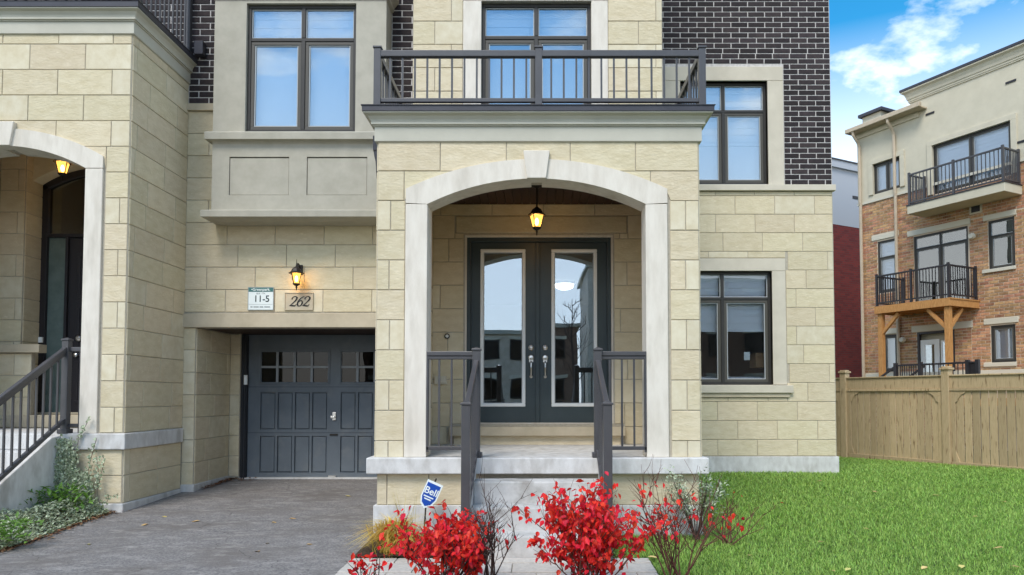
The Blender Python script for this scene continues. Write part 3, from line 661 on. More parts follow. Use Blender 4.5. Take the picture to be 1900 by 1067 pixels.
# front door ------------------------------------------------------------
dy = DW + .10
MB().frame(DX0, DX1, DZ0 - .06, DZ1, .022, DW + .02, dy - .03).build('brickmould', M['trim'], house)
dfr = MB().box(DX0 + .022, DX0 + .07, dy - .05, dy + .10, DZ0, DZ1 - .022).box(DX1 - .07, DX1 - .022, dy - .05, dy + .10, DZ0, DZ1 - .022).box(DX0 + .07, DX1 - .07, dy - .05, dy + .10, DZ1 - .075, DZ1 - .022)
dframe = dfr.build('door_frame', M['door'], house, bevel=.004)
cxd = WX(998, dy, 610)
for s, (gx0, gx1) in ((-1, (897.5, 968.5)), (1, (1029.5, 1101.5))):
    l0, l1 = (DX0 + .073, cxd - .002) if s < 0 else (cxd + .002, DX1 - .073)
    a, b, c, d = R(gx0, 469, gx1, 748, dy)
    leaf = solid_wall('door_leaf', l0, l1, dy, dy + .045, DZ0 + .01, DZ1 - .078, [(a, b, c, d)], M['door'], house)
    MB().frame(a - .045, b + .045, c - .045, d + .045, .042, dy - .014, dy + .02).build('glass_trim', M['white'], leaf, bevel=.008)
    MB().frame(a - .012, b + .012, c - .012, d + .012, .016, dy - .004, dy + .03).build('glazing_bead', M['bead'], leaf, bevel=.003)
    MB().box(a + .001, b - .001, dy + .018, dy + .026, c + .001, d - .001).build('pane', M['pane_door'], leaf)
    hx = WX(985.5 if s < 0 else 1011.5, dy, 650)
    zd, zh, zg = WZ(645, dy), WZ(665, dy), WZ(699, dy)
    MB().lathe([(.036, 0), (.036, -.012), (.028, -.02), (.012, -.026), (.012, -.03)], (hx, dy, zd), 18, axis='y').build('deadbolt', M['nickel'], leaf, smooth=False)
    hm = MB()
    hm.lathe([(.036, 0), (.036, -.008), (.028, -.014), (.006, -.016)], (hx, dy, zh + .008), 18, axis='y')
    hm.box(hx - .026, hx + .026, dy - .012, dy, zh - .05, zh + .01)
    hm.tube([(hx, dy - .01, zh - .045), (hx, dy - .05, zh - .07), (hx, dy - .062, zh - .12), (hx, dy - .056, zg + .06), (hx, dy - .03, zg + .015), (hx, dy, zg)], [.014, .015, .011, .009, .009, .011], 10)
    hm.lathe([(.02, 0), (.02, -.008), (.012, -.014)], (hx, dy, zg), 14, axis='y')
    hm.box(hx - .02, hx + .02, dy - .05, dy - .01, zh + .0, zh + .008)
    hm.build('handle', M['nickel'], leaf, bevel=0)
MB().box(cxd - .03, cxd + .026, dy - .022, dy - .001, DZ0 + .012, DZ1 - .08).build('astragal', M['door'], house, bevel=.006)
MB().box(DX0 + .07, DX1 - .07, dy - .09, dy + .1, DZ0 - .035, DZ0 + .008).build('threshold', M['trim'], house, bevel=.006)
MB().box(stp[0] + .004, stp[1] - .004, DW - .13, DW + .12, WZ(808, DW), DZ0 - .037).build('door_step', M['trim2'], house, bevel=.008)
MB().box(stp[0] + .06, stp[1] - .06, DW - .06, DW + .1, fl, WZ(808, DW) - .002).build('step_course', M['stone'], house)
# doorbell camera and socket
a, b, c, d = R(825, 618, 835, 630, DW)
MB().lathe([(.034, 0), (.034, -.018), (.026, -.022), (.02, -.016)], ((a + b) / 2, DW - .012, (c + d) / 2), 18, axis='y').build('doorbell', M['ink'], house)
MB().lathe([(.02, -.014), (.02, -.026), (.008, -.03)], ((a + b) / 2, DW - .012, (c + d) / 2), 14, axis='y').build('doorbell_button', M['white'], house)
a, b, c, d = R(807, 698, 829, 713, DW)
MB().box(a, b, DW - .05, DW - .008, c, d).box(a + .05, b - .02, DW - .06, DW - .05, c + .015, d - .03).build('wall_socket', M['sill'], house, bevel=.006)

# portico --------------------------------------------------------------
IX0, IX1 = -1.36, 1.345                               # inner faces of the side walls
PB = PF + .26
zi_s, zi_c = WZ(380, PF), WZ(333, PF); ze_s, ze_c = WZ(352, PF), WZ(297, PF)
acx = WX(995.5, PF, 400); ih = (WX(1197, PF, 400) - WX(794, PF, 400)) / 2; eh = (WX(1237.5, PF, 400) - WX(753.5, PF, 400)) / 2
ic = arch_curve(acx, zi_s, zi_c, ih); ec = arch_curve(acx, ze_s, ze_c, eh)
ztopstone = WZ(262, PF)
pm = MB()
xs_ = fr_(acx - ih, acx + ih, 32)
pm.strip([(x, ztopstone + .3) for x in xs_], [(x, ic(x) + .02) for x in xs_], PF, PB)
pm.box(PX0, acx - ih - .0005, PF, PB, fl - .1, ztopstone + .3).box(acx + ih + .0005, PX1, PF, PB, fl - .1, ztopstone + .3)
pwall = pm.build('portico_wall', M['mortar'], house)
zs = rows(PF, [263, (318, 818, 9), 849])
px_l, px_r = WX(751, PF, 600), WX(1244, PF, 600)
for side, (a, b) in (('l', (PX0 + .002, px_l)), ('r', (px_r, PX1 - .002))):
    zz_ = [z for z in zs if z < ze_s + .2]
    zz_ = zs[2:]
    stones(pwall, (0, PF, 0), a, b, zz_, offs=(.13, 9), L=10) if side == 'l' else stones(pwall, (0, PF, 0), a, b, zz_, offs=(.16, 9), L=10)
stones(pwall, (0, PF, 0), PX0 + .002, PX1 - .002, zs[:2], L=.66, offs=(.82 - .66 + .48,), curve=ec)
stones(pwall, (0, PF, 0), PX0 + .002, PX1 - .002, zs[1:3], L=.5, offs=(.27,), curve=ec, holes=[(px_l, px_r, 0, WZ(377, PF))])
sw = MB().box(PX0, IX0, PB, DW, -.1, ztopstone).box(IX1, PX1, PB, DW, -.1, ztopstone).build('portico_side_wall', M['mortar'], house)
zin = [zc_] + [z for z in zs if z < zc_ - .05][:-1] + [fl]
stones(sw, (IX0, 0, math.pi / 2), PB, DW - .012, zin, offs=(.4, .7))
stones(sw, (IX1, 0, -math.pi / 2), -DW + .012, -PB, zin, offs=(.4, .7))
stones(sw, (PX1, 0, math.pi / 2), PF + .004, DW, zs, offs=(.3, .6))
stones(sw, (PX0, 0, -math.pi / 2), -DW, -PF - .004, zs, offs=(.3, .6))
# arch stones
kt, kb = WX(1020, PF, 300) - acx, WX(1013, PF, 330) - acx
zkt, zkb = WZ(283, PF), WZ(334, PF) 
for s in (-1, 1):
    A, Bp = [], []
    for k in range(17):
        t = k / 16
        A.append((acx + s * (.055 + (eh - .055) * t), 0)); Bp.append((acx + s * (.055 + (ih - .055) * t), 0))
    A = [(x, ec(x)) for x, _ in A]; Bp = [(x, ic(x)) for x, _ in Bp]
    A.append((acx + s * eh, WZ(378, PF))); Bp.append((acx + s * ih, WZ(380, PF) - .001))
    MB().strip(A, Bp, PF - .035, PB + .012).build('arch_stone', M['trim'], house)
MB().prism([(acx - kb, zkb), (acx + kb, zkb), (acx + kt, zkt), (acx - kt, zkt)], PF - .07, PF + .1).build('keystone', M['trim'], house, bevel=.006)
for a, b in ((acx - eh, acx - ih), (acx + ih, acx + eh)):
    MB().box(a, b, PF - .032, PB + .01, fl, WZ(379, PF) - .004).build('pier', M['trim'], house, bevel=.008)
# porch slab and base
SF = PF - .09
zcap = WZ(880, SF)
MB().box(PX0 - .07, PX1 + .06, SF, DW, zcap, fl).build('porch_slab', M['concrete'], house, bevel=.012)
pbs = MB().box(PX0 + .02, PX1 - .02, PF, DW, -.1, zcap).build('porch_base', M['mortar'], house)
SX0, SX1 = -.66, .625                                  # steps
zfd = WZ(937, PF)
for a, b in ((PX0 + .022, SX0), (SX1, PX1 - .022)): stones(pbs, (0, PF, 0), a, b, [zcap, zfd], offs=(.1,), L=.42)
for a, b in ((PX0 - .01, SX0 - .01), (SX1 + .01, PX1 + .01)): MB().box(a, b, PF - .03, PF + .4, -.2, zfd).build('concrete_footing', M['concrete'], house, bevel=.008)
# porch ceiling of boards
n = 26
for i in range(n):
    w_ = (IX1 - IX0) / n
    MB().box(IX0 + i * w_ + .003, IX0 + (i + 1) * w_ - .003, PB, DW + .01, zc_, zc_ + .02).build('soffit_board', M['slat'], house)
MB().box(IX0 - .1, IX1 + .1, PB, DW + .01, zc_ + .021, zc_ + .05).build('porch_ceiling', M['bronze'], house)
# cornice
zf0, zf1, zk1, zfl1 = WZ(262, PF - .03), WZ(235, PF - .03), WZ(208, PF - .1), WZ(195, PF - .12)
cornice(PX0, PX1, PF, DW, [(.0, zf0 - .012), (.028, zf0), (.03, zf0 + .004), (.03, zf1)], 'frieze', M['cornice'], house)
cornice(PX0, PX1, PF, DW, crown_profile(zf1, zk1, .03, .125), 'crown_moulding', M['cornice'], house)
cornice(PX0, PX1, PF, DW, [(.12, zk1), (.135, zk1 + .002), (.135, zfl1 - .008), (.145, zfl1 - .006), (.145, zfl1)], 'roof_flashing', M['flash'], house)
# balcony railing
ry = PF + .06; rx0, rx1 = WX(701, ry, 140), WX(1302, ry, 140); rxm = WX(999.5, ry, 140)
zr0, zr1, zrp = WZ(187, ry), WZ(101, ry), WZ(88, ry)
rl = MB().bar((rx0, ry, zr1), (rxm, ry, zr1), .06, .07).bar((rxm, ry, zr1), (rx1, ry, zr1), .06, .07)
br = rl.build('balcony_railing', M['metal'], house, bevel=.008)
for x in (rx0, rxm, rx1): post(br, x, ry, zfl1 - .02, zrp, .072)
zfoot = zr0 - .02
def brail(a, b, n_):
    a, b = Vector(a), Vector(b)
    MB().bar(a + Vector((0, 0, zr0)), b + Vector((0, 0, zr0)), .045, .04).build('bottom_rail', M['metal'], br, bevel=.004)
    m = MB().box(-.0095, .0095, -.0095, .0095, 0, zr1 - zr0 - .03).mesh('baluster', M['metal'])
    for i in range(n_):
        p = a + (b - a) * (i + 1) / (n_ + 1); link('baluster', m, br, loc=(p.x, p.y, zr0 + .01))
brail((rx0, ry, 0), (rxm, ry, 0), 12); brail((rxm, ry, 0), (rx1, ry, 0), 12)
for x in (rx0, rx1):
    MB().bar((x, ry, zr1), (x, DW, zr1), .06, .07).build('top_rail', M['metal'], br, bevel=.008)
    brail((x, ry, 0), (x, DW - .03, 0), 13)
# leader pipe at the left of the portico
lp = MB().box(PX0 - .085, PX0 - .03, PF + .14, PF + .22, zf0 - .03, zf0 + .12)
lp.tube([(PX0 - .055, PF + .18, zf0 - .02), (PX0 - .045, PF + .18, zf0 - .08), (PX0 - .03, PF + .18, zf0 - .14), (PX0 - .025, PF + .2, zf0 - .3), (PX0 + .03, PF + .24, zf0 - .5)], .034, 10)
lp.build('leader_pipe', M['flash'], house)
# hull: sides, back, roof
MB().box(HX1 - .2, HX1 - .001, RW + .2, 20, -.1, TOP).box(XL - .2, XL, GW + .2, 20, -.1, TOP).box(XL, HX1, 20, 20.2, -.1, TOP).build('rear_wall', M['mortar'], house)
MB().box(XL, BX0 + .1, GW - .05, 20.2, TOP, TOP + .2).box(BX0 + .1, BX1 - .1, DW - .05, 20.2, TOP, TOP + .2).box(BX1 - .1, HX1 + .05, RW - .05, 20.2, TOP, TOP + .2).build('roof', M['flash'], house)
# hall behind the doors and rooms behind the windows
MB().box(-1.5, 1.5, 14.5, 14.6, .9, 3.3).box(-1.5, -1.4, DW + .25, 14.5, .9, 3.3).box(1.4, 1.5, DW + .25, 14.5, .9, 3.3).box(-1.5, 1.5, DW + .25, 14.6, 3.3, 3.6).box(-1.5, 1.5, DW + .25, 14.6, .85, .9).build('hall', M['room'], house)
MB().box(1.65, HX1 - .25, 14.2, 14.3, .2, 9).box(-4.4, -1.7, 13, 13.1, 3.6, 9).box(-1.5, 1.5, 12, 12.1, 4, 9).build('room_wall', M['room'], house)
lamp_y = 11.6; lxx = WX(1047, lamp_y, 531)
cl = empty('ceiling_lamp', (lxx, lamp_y, 3.3)); tag(cl, 'round white ceiling lamp seen through the right door glass', 'lamp')
MB().lathe([(.17, 0), (.17, -.03), (.15, -.04)], (lxx, lamp_y, 3.3), 24).build('lamp_base', M['white'], cl)
MB().lathe([(.15, 0), (.14, -.05), (.08, -.075)], (lxx, lamp_y, 3.262), 24).build('diffuser', M['ledlamp'], cl)

# ------------------------------------------------------------------ lanterns
def lantern(name, c, hang, label, s=1.0, sides=4, wall=None):
    """c: centre of the glass; hang: z of the ceiling for a pendant; wall: y of the wall for a bracket lamp"""
    x, y, z = c
    root = empty(name, (x, y, z - .14 * s)); tag(root, label, 'lantern', 'lit porch lanterns')
    ph = math.pi / 4 + .35; g0, g1 = z - .075 * s, z + .075 * s
    MB().lathe([(.112 * s, 0), (.118 * s, .008 * s), (.085 * s, .03 * s), (.06 * s, .075 * s), (.028 * s, .1 * s), (.012 * s, .115 * s), (.012 * s, .14 * s)], (x, y, g1), sides * 2 if sides == 4 else sides, ph).build('cap', M['bronze'], root, bevel=.002)
    MB().lathe([(.058 * s, 0), (.05 * s, -.018 * s), (.022 * s, -.034 * s), (.01 * s, -.042 * s), (.016 * s, -.055 * s), (.01 * s, -.068 * s), (.008 * s, -.1 * s), (.003 * s, -.105 * s)], (x, y, g0), 10).build('finial', M['bronze'], root)
    b = MB(); q = []
    for k in range(4):
        t = ph + k * math.pi / 2
        lo = (x + .054 * s * math.cos(t), y + .054 * s * math.sin(t), g0); hi = (x + .096 * s * math.cos(t), y + .096 * s * math.sin(t), g1)
        q.append((lo, hi)); b.tube([lo, hi], .006 * s, 6)
    b.build('cage', M['bronze'], root)
    for k in range(4):
        a, d = q[k], q[(k + 1) % 4]; MB().quad(a[0], d[0], d[1], a[1]).build('lamp_glass', M['lamp'], root)
    MB().lathe([(.008 * s, -.05 * s), (.02 * s, -.035 * s), (.026 * s, 0), (.018 * s, .03 * s), (.008 * s, .045 * s)], (x, y, z), 10).build('bulb', M['bulb'], root, smooth=True)
    L = bpy.data.lights.new('lantern_light', 'POINT'); L.energy = (3.5 if wall is not None else 9) * s; L.color = (1, .62, .24); L.shadow_soft_size = .03
    lo = bpy.data.objects.new('lantern_light', L); COL.objects.link(lo); lo.location = (x, y, z - .002); lo.parent = root; lo.matrix_parent_inverse = WORLD[root.name]
    if wall is not None:
        m = MB().box(x + .0 - .035, x + .035, wall - .022, wall, g1 + .03 * s, g1 + .16 * s)
        m.tube([(x, wall - .02, g1 + .10 * s), (x, wall - .06, g1 + .155 * s), (x, (wall + y) / 2, g1 + .165 * s), (x, y + .01, g1 + .15 * s), (x, y, g1 + .12 * s)], .012 * s, 8)
        m.tube([(x, y, g1 + .1 * s), (x, y, g1 + .22 * s)], [.01 * s, .003 * s], 8)
        m.build('bracket', M['bronze'], root, bevel=.004)
    else:
        MB().tube([(x, y, g1 + .12 * s), (x, y, hang - .01)], .009, 8).lathe([(.06, 0), (.06, -.014), (.02, -.03)], (x, y, hang), 16).build('rod', M['bronze'], root)
    return root
ly = GW - .16
x_, z_ = W(550, 517, ly); lantern('wall_lantern', (x_, ly, z_), None, 'black wall lantern glowing yellow above the house number', .88, wall=GW - .008)
ly = (PB + DW) / 2
x_, z_ = W(996, 411, ly); lantern('pendant_lantern', (x_, ly, z_), zc_, 'lit black lantern hanging in the arched portico before the double doors', .92)

# ------------------------------------------------------------------ number plaque and block sign
def ribbon(pts, ws, y0, y1, mb, ox, oz, s, sh):
    n = 10; P = []
    for i in range(len(pts) - 1):
        p0, p1, p2, p3 = pts[max(i - 1, 0)], pts[i], pts[i + 1], pts[min(i + 2, len(pts) - 1)]
        for k in range(n):
            t = k / n
            q = [.5 * (2 * p1[d] + (p2[d] - p0[d]) * t + (2 * p0[d] - 5 * p1[d] + 4 * p2[d] - p3[d]) * t * t + (3 * p1[d] - p0[d] - 3 * p2[d] + p3[d]) * t ** 3) for d in (0, 1)]
            P.append((q[0], q[1], ws[i] * (1 - t) + ws[i + 1] * t))
    P.append((pts[-1][0], pts[-1][1], ws[-1]))
    A, Bq = [], []
    for i, (x, z, w) in enumerate(P):
        a, b = P[max(i - 1, 0)], P[min(i + 1, len(P) - 1)]; dx, dz = b[0] - a[0], b[1] - a[1]; l = math.hypot(dx, dz) or 1
        for L_, sg in ((A, 1), (Bq, -1)):
            u, v = x - sg * dz / l * w / 2, z + sg * dx / l * w / 2; L_.append((ox + (u + sh * v) * s, oz + v * s))
    mb.strip(A, Bq, y0, y1)
TWO = ([(.08, .70), (.12, .88), (.33, .99), (.54, .86), (.52, .66), (.36, .42), (.16, .2), (.03, .05)], [.13, .07, .07, .15, .16, .1, .07, .06])
TWOB = ([(.0, .06), (.2, .085), (.42, .05), (.56, .06), (.64, .22)], [.05, .13, .13, .09, .03])
SIX = ([(.62, .99), (.4, .88), (.2, .66), (.1, .38), (.16, .12), (.33, .02), (.5, .13), (.56, .34), (.48, .52), (.34, .56), (.18, .44)], [.03, .07, .12, .15, .14, .07, .12, .15, .1, .07, .04])
a, b, c, d = R(529, 543, 582, 576, GW)
plq = empty('number_plaque', ((a + b) / 2, GW, c)); tag(plq, 'pale stone plaque with the black house number 262 under the wall lantern', 'plaque')
MB().box(a, b, GW - .022, GW - .002, c, d).build('plate', M['trim2'], plq, bevel=.004)
MB().frame(a, b, c, d, .014, GW - .03, GW - .021).build('rim', M['trim2'], plq, bevel=.004)
hh = (d - c) * .56
for k, dig in enumerate('262'):
    mb = MB(); ox = a + (b - a) * (.17 + .225 * k); oz = c + (d - c) * .22
    for st_ in ((TWO, TWOB) if dig == '2' else (SIX,)): ribbon(st_[0], st_[1], GW - .027, GW - .0215 - .0004 * (st_ is TWOB), mb, ox, oz, hh, .25)
    mb.build('digit', M['blacknum'], plq)
a, b, c, d = R(462, 534, 508, 575, GW)
sg = empty('block_sign', ((a + b) / 2, GW, c)); tag(sg, 'small white sign with teal header reading 11-5 beside the number plaque', 'sign')
y0 = GW - .022
MB().box(a, b, y0, GW - .008, c, d).build('plate', M['signwhite'], sg, bevel=.002)
MB().frame(a - .006, b + .006, c - .006, d + .006, .007, y0 - .002, GW - .007).build('edge', M['inkgrey'], sg)
zh_ = d - (d - c) * .19
MB().box(a + .003, b - .003, y0 - .003, y0 - .001, zh_, d - .002).build('header', M['signgreen'], sg)
rx = (math.pi / 2, 0, 0); mxs = (a + b) / 2
text_mesh('\u2022Greenpark.', .052, M['signwhite'], 'header_text', (mxs, y0 - .0045, (zh_ + d) / 2), rx, sg, bold=.0008)
text_mesh('BLK - TH', .03, M['inkgrey'], 'small_text', (mxs, y0 - .002, d - (d - c) * .27), rx, sg)
text_mesh('11-5', .125, M['ink'], 'number_text', (mxs + .012, y0 - .002, d - (d - c) * .52), rx, sg, bold=.001, sx=.95)
MB().box(a + .006, b - .006, y0 - .002, y0 - .001, d - (d - c) * .765, d - (d - c) * .755).build('rule', M['inkgrey'], sg)
mb = MB(); u = a + .03
for w_ in (.03, .07, .05, .08): mb.box(u, u + w_, y0 - .002, y0 - .001, c + (d - c) * .10, c + (d - c) * .15); u += w_ + .012
mb.build('illegible_line', M['inkgrey'], sg)

# ------------------------------------------------------------------ front steps
steps = empty('front_steps', ((SX0 + SX1) / 2, 6.7, .03)); tag(steps, 'pale concrete front steps climbing to the double doors', 'steps')
yf = SF
for k in range(3):
    z1 = fl - .2 * (k + 1); y0 = SF - .28 * (k + 1)
    MB().box(SX0 + .04, SX1 - .04, y0, SF - .005 if k == 0 else SF - .28 * k + .02, -.2, z1 - .003 * k).build('step', M['step'], steps, bevel=.014)
for a, b in ((SX0 - .01, SX0 + .039), (SX1 - .039, SX1 + .01)):
    mb = MB(); prof = [(SF - .002, fl - .02), (SF - .12, fl - .02), (SF - .90, .19), (SF - .90, -.2), (SF - .002, -.2)]
    n_ = len(mb.v)
    for x in (a, b): mb.v += [(x, y, z) for y, z in prof]
    mb.f += [(0, 1, 2, 3, 4), (9, 8, 7, 6, 5)] + [(i, 5 + i, 5 + (i + 1) % 5, (i + 1) % 5) for i in range(5)]
    mb.build('cheek', M['concrete'], steps, bevel=.006)

# porch and stair railings
for s, label in ((-1, 'brown metal railing left of the front steps, running from stone pier to lower post'), (1, 'brown metal railing right of the front steps, running from stone pier to lower post')):
    xr = -.625 if s < 0 else .588; xw = (acx - ih) if s < 0 else (acx + ih)
    rt = empty('stair_railing', (xr, SF, fl)); tag(rt, label, 'railing', 'railings beside the front steps')
    yp = SF + .06; zt_ = WZ(656, yp)
    post(rt, xr, yp, fl, WZ(647, yp))
    rail_run(rt, (xw, yp + .02, fl), (xr, yp + .02, fl), .09, zt_ - fl, 3)
    MB().box(xw - (.0 if s < 0 else .02), xw + (.02 if s < 0 else .0), yp, yp + .045, fl + .05, zt_ + .02).build('wall_bracket', M['metal'], rt)
    yl = 6.16; zl_ = WZ(747, yl)
    post(rt, xr, yl, ground_h(0, yl), zl_, foot=False)
    a, b = Vector((xr, yp - .03, fl + .12)), Vector((xr, yl + .03, .28)); 
    ht = WZ(672, yp) - a.z
    hb_ = .06
    up = Vector((0, 0, 1))
    pa, pb_ = a + up * ht, Vector((xr, yl + .02, zl_ - .05))
    MB().bar(pa, pb_, .05, .05).bar(pa - up * .04, pb_ - up * .04, .03, .04).build('top_rail', M['metal'], rt, bevel=.008)
    qa, qb = Vector((xr, yp - .03, fl + .06)), Vector((xr, yl + .02, fl - .45))
    MB().bar(qa, qb, .04, .04).build('bottom_rail', M['metal'], rt, bevel=.004)
    for i in range(7):
        t = (i + 1) / 8; MB().bar(qa.lerp(qb, t), pa.lerp(pb_, t) - up * .04, .019, .019, (0, 1, 0)).build('baluster', M['metal'], rt)

# walk of pavers
walk = sheet('paved_walk', fr_(-1.62, .95, 4), fr_(5.5, SF - .84, 3), M['mortar'], .004)
k = 0
for j_ in range(3):
    y0 = 5.5 + j_ * .3; x = -1.62 + (0, .2)[j_ % 2] - .4
    while x < .95:
        a, b = max(x, -1.62), min(x + .4, .95); y1 = min(y0 + .3, SF - .845)
        if b - a > .05 and y1 - y0 > .05:
            z0 = ground_h(0, y0) + .006; MB().box(a + .004, b - .004, y0 + .004, y1 - .004, z0 - .03, z0 + .016 + random.uniform(0, .003)).build('paver', M['paver'], walk, bevel=.004)
        x += .4
sheet('planting_bed', fr_(-1.9, 1.5, 4), fr_(4.4, 5.5, 4), M['mulch'], .03)
sheet('planting_bed', fr_(PX0 + .03, SX0 - .02, 4), fr_(SF - .84, PF - .031, 4), M['mulch'], .03)

# ------------------------------------------------------------------ alarm company stake sign
ys = 6.95; cxs, czs = W(798, 916, ys)
bell = empty('yard_sign', (cxs, ys, ground_h(0, ys))); tag(bell, 'blue and white shield-shaped yard sign tilted before the stone porch base', 'sign')
rot = Matrix.Rotation(math.radians(24), 3, 'Y')
hw_, hh_ = .078, .10
shape = [(-hw_, .105), (hw_ * 1.02, .105), (hw_ * 1.02, -.055), (hw_ * .62, -.12), (-hw_ * .1, -.15), (-hw_ * .75, -.11), (-hw_, -.06)]
shape = [(-.075, .12), (.085, .12), (.085, -.045), (.055, -.115), (0, -.15), (-.05, -.115), (-.075, -.05)]
def shp(sc, y0, y1, name, mat, by=0):
    mb = MB()
    P = [rot @ Vector((x * sc, 0, (z + .015) * sc - .015)) for x, z in shape]
    mb.prism([(cxs + p.x, czs + p.z) for p in P], y0, y1); return mb.build(name, mat, bell)
shp(1.0, ys - .004, ys + .004, 'border', M['signwhite']); shp(.84, ys - .006, ys - .0045, 'face', M['blue'])
# ribbon and words follow the tilt
eul = (math.pi / 2, math.radians(24), 0)
def tilt(x, z): p = rot @ Vector((x, 0, z)); return (cxs + p.x, ys - .0075, czs + p.z)
e = (Matrix.Rotation(math.radians(24), 4, 'Y') @ Matrix.Rotation(math.pi / 2, 4, 'X')).to_euler()
text_mesh('Bell', .094, M['signwhite'], 'word', tilt(.004, .022), e, bell, bold=.0012, extrude=.0005)
for z, w_ in ((-.034, .05), (-.058, .034)):
    P = [tilt(-w_, z - .006), tilt(w_, z - .006), tilt(w_, z + .006), tilt(-w_, z + .006)]
    MB().prism([(p[0], p[2]) for p in P], ys - .0075, ys - .0065).build('text_line', M['signwhite'], bell)
top = rot @ Vector((-.005, 0, .155)); bot = rot @ Vector((0, 0, -.1))
MB().tube([(cxs + top.x, ys + .012, czs + top.z), (cxs + bot.x, ys + .012, czs + bot.z), (cxs + bot.x * 1.6, ys + .02, ground_h(0, ys) - .02)], .008, 8).build('stake', M['bronze'], bell)

# ------------------------------------------------------------------ neighbouring house on the left
nb = empty('neighbour_townhouse', (-6.2, NP, .1)); tag(nb, 'neighbouring cream stone house with its own arched portico and black railings', 'house')
NX1 = XL - .004; ncx = WX(5, NP, 300); NX0 = 2 * ncx - NX1
NB_ = NP + .33
nih = WX(159, NP, 400) - ncx; neh = WX(191.5, NP, 400) - ncx
nis, nic, nes, nec = WZ(313, NP), WZ(272, NP), WZ(291, NP), WZ(240, NP)
nci, nce = arch_curve(ncx, nis, nic, nih), arch_curve(ncx, nes, nec, neh)
nfl = WZ(804, NP); ntop = WZ(62, NP)
pm = MB(); xs_ = fr_(ncx - nih, ncx + nih, 28)
pm.strip([(x, ntop + .1) for x in xs_], [(x, nci(x) + .02) for x in xs_], NP, NB_)
pm.box(NX0, ncx - nih - .0005, NP, NB_, -.2, ntop + .1).box(ncx + nih + .0005, NX1, NP, NB_, -.2, ntop + .1)
pm.box(NX1 - .3, NX1, NB_, GW + .3, -.2, ntop + .1).box(NX0, NX0 + .3, NB_, GW + .3, -.2, ntop + .1)
nw = pm.build('portico_wall', M['mortar'], nb)
zs = rows(NP, [62.5, (82.5, 756, 14), 803])
i0 = 4
nlx, nrx = WX(191.5, NP, 550), NX1 - .004
za_ = zs[:7]
stones(nw, (0, NP, 0), NX0, nrx, za_, offs=(.16, .48), L=.65, curve=nce, holes=[(2 * ncx - nlx, nlx, 0, WZ(313, NP))])
stones(nw, (0, NP, 0), nlx, nrx, zs[6:], offs=(9, .17), L=10); stones(nw, (0, NP, 0), NX0, 2 * ncx - nlx, zs[6:], offs=(9, .17), L=10)
stones(nw, (NX1, 0, math.pi / 2), NP + .004, GW - .004, zs, offs=(.12, .75, .38, 1.0), L=.66)
zcb = WZ(834, NP)
MB().box(NX0 - .05, NX1 + .045, NP - .05, GW - .04, zcb, nfl).build('porch_slab', M['concrete'], nb, bevel=.012)
zbase = .22
stones(nw, (0, NP, 0), ncx + .8, nrx, [zcb, zcb - .3, zbase], offs=(.1, .4), L=.6)
stones(nw, (NX1, 0, math.pi / 2), NP + .004, GW - .03, [zcb, zcb - .3, zbase], offs=(.12, .75), L=.62)
MB().box(NX0, NX1 + .03, NP - .035, GW - .03, -.2, zbase - .004).build('concrete_footing', M['concrete'], nb, bevel=.012)
for s in (-1, 1):
    A, Bp = [], []
    for k in range(15):
        t = k / 14; A.append(ncx + s * (.05 + (neh - .05) * t)); Bp.append(ncx + s * (.05 + (nih - .05) * t))
    A = [(x, nce(x)) for x in A] + [(ncx + s * neh, WZ(313, NP))]; Bp = [(x, nci(x)) for x in Bp] + [(ncx + s * nih, nis - .001)]
    MB().strip(A, Bp, NP - .035, NB_ + .012).build('arch_stone', M['trim'], nb)
    MB().box(min(ncx + s * nih, ncx + s * neh), max(ncx + s * nih, ncx + s * neh), NP - .032, NB_ + .01, nfl, nis - .006).build('pier', M['trim'], nb, bevel=.008)
kk, kq = WX(33, NP, 230) - ncx, WX(25, NP, 272) - ncx
MB().prism([(ncx - kq, WZ(273, NP)), (ncx + kq, WZ(273, NP)), (ncx + kk, WZ(229, NP)), (ncx - kk, WZ(229, NP))], NP - .07, NP + .1).build('keystone', M['trim'], nb, bevel=.006)
# cornice, roof edge and balcony rail
zf0n, zf1n, zk1n, zfln = WZ(62, NP - .03), WZ(40, NP - .03), WZ(14, NP - .1), WZ(3, NP - .1)
cornice(NX0, NX1, NP, GW - .012, [(.0, zf0n - .012), (.028, zf0n), (.03, zf0n + .004), (.03, zf1n)], 'frieze', M['cornice'], nb)
cornice(NX0, NX1, NP, GW - .012, crown_profile(zf1n, zk1n, .03, .115), 'crown_moulding', M['cornice'], nb)
cornice(NX0, NX1, NP, GW - .012, [(.11, zk1n), (.125, zk1n + .002), (.125, zfln - .008), (.135, zfln)], 'roof_flashing', M['flash'], nb)
xr = NX1 + .01; rt = zfln + .95
rlm = MB().bar((xr, NP + .05, rt), (xr, GW - .05, rt), .05, .05).bar((NX0 + .1, NP + .05, rt), (xr, NP + .05, rt), .05, .05).build('balcony_railing', M['metal'], nb, bevel=.006)
MB().bar((xr, NP + .05, zfln + .08), (xr, GW - .05, zfln + .08), .04, .04).build('bottom_rail', M['metal'], rlm)
m = MB().box(-.0095, .0095, -.0095, .0095, 0, .88).mesh('baluster', M['metal'])
for i in range(11): link('baluster', m, rlm, loc=(xr, NP + .05 + (GW - .1 - NP) * (i + 1) / 12, zfln + .08))
for i in range(20): link('baluster', m, rlm, loc=(xr - .12 * (i + 1), NP + .05, zfln + .08))
post(rlm, xr, NP + .05, zfln - .01, rt + .06); post(rlm, xr, GW - .06, zfln - .01, rt + .06)
MB().box(NX1 + .12, NX1 + .24, GW - .12, GW - .012, WZ(108, GW), WZ(83, GW)).build('rain_head', M['flash'], nb, bevel=.01)
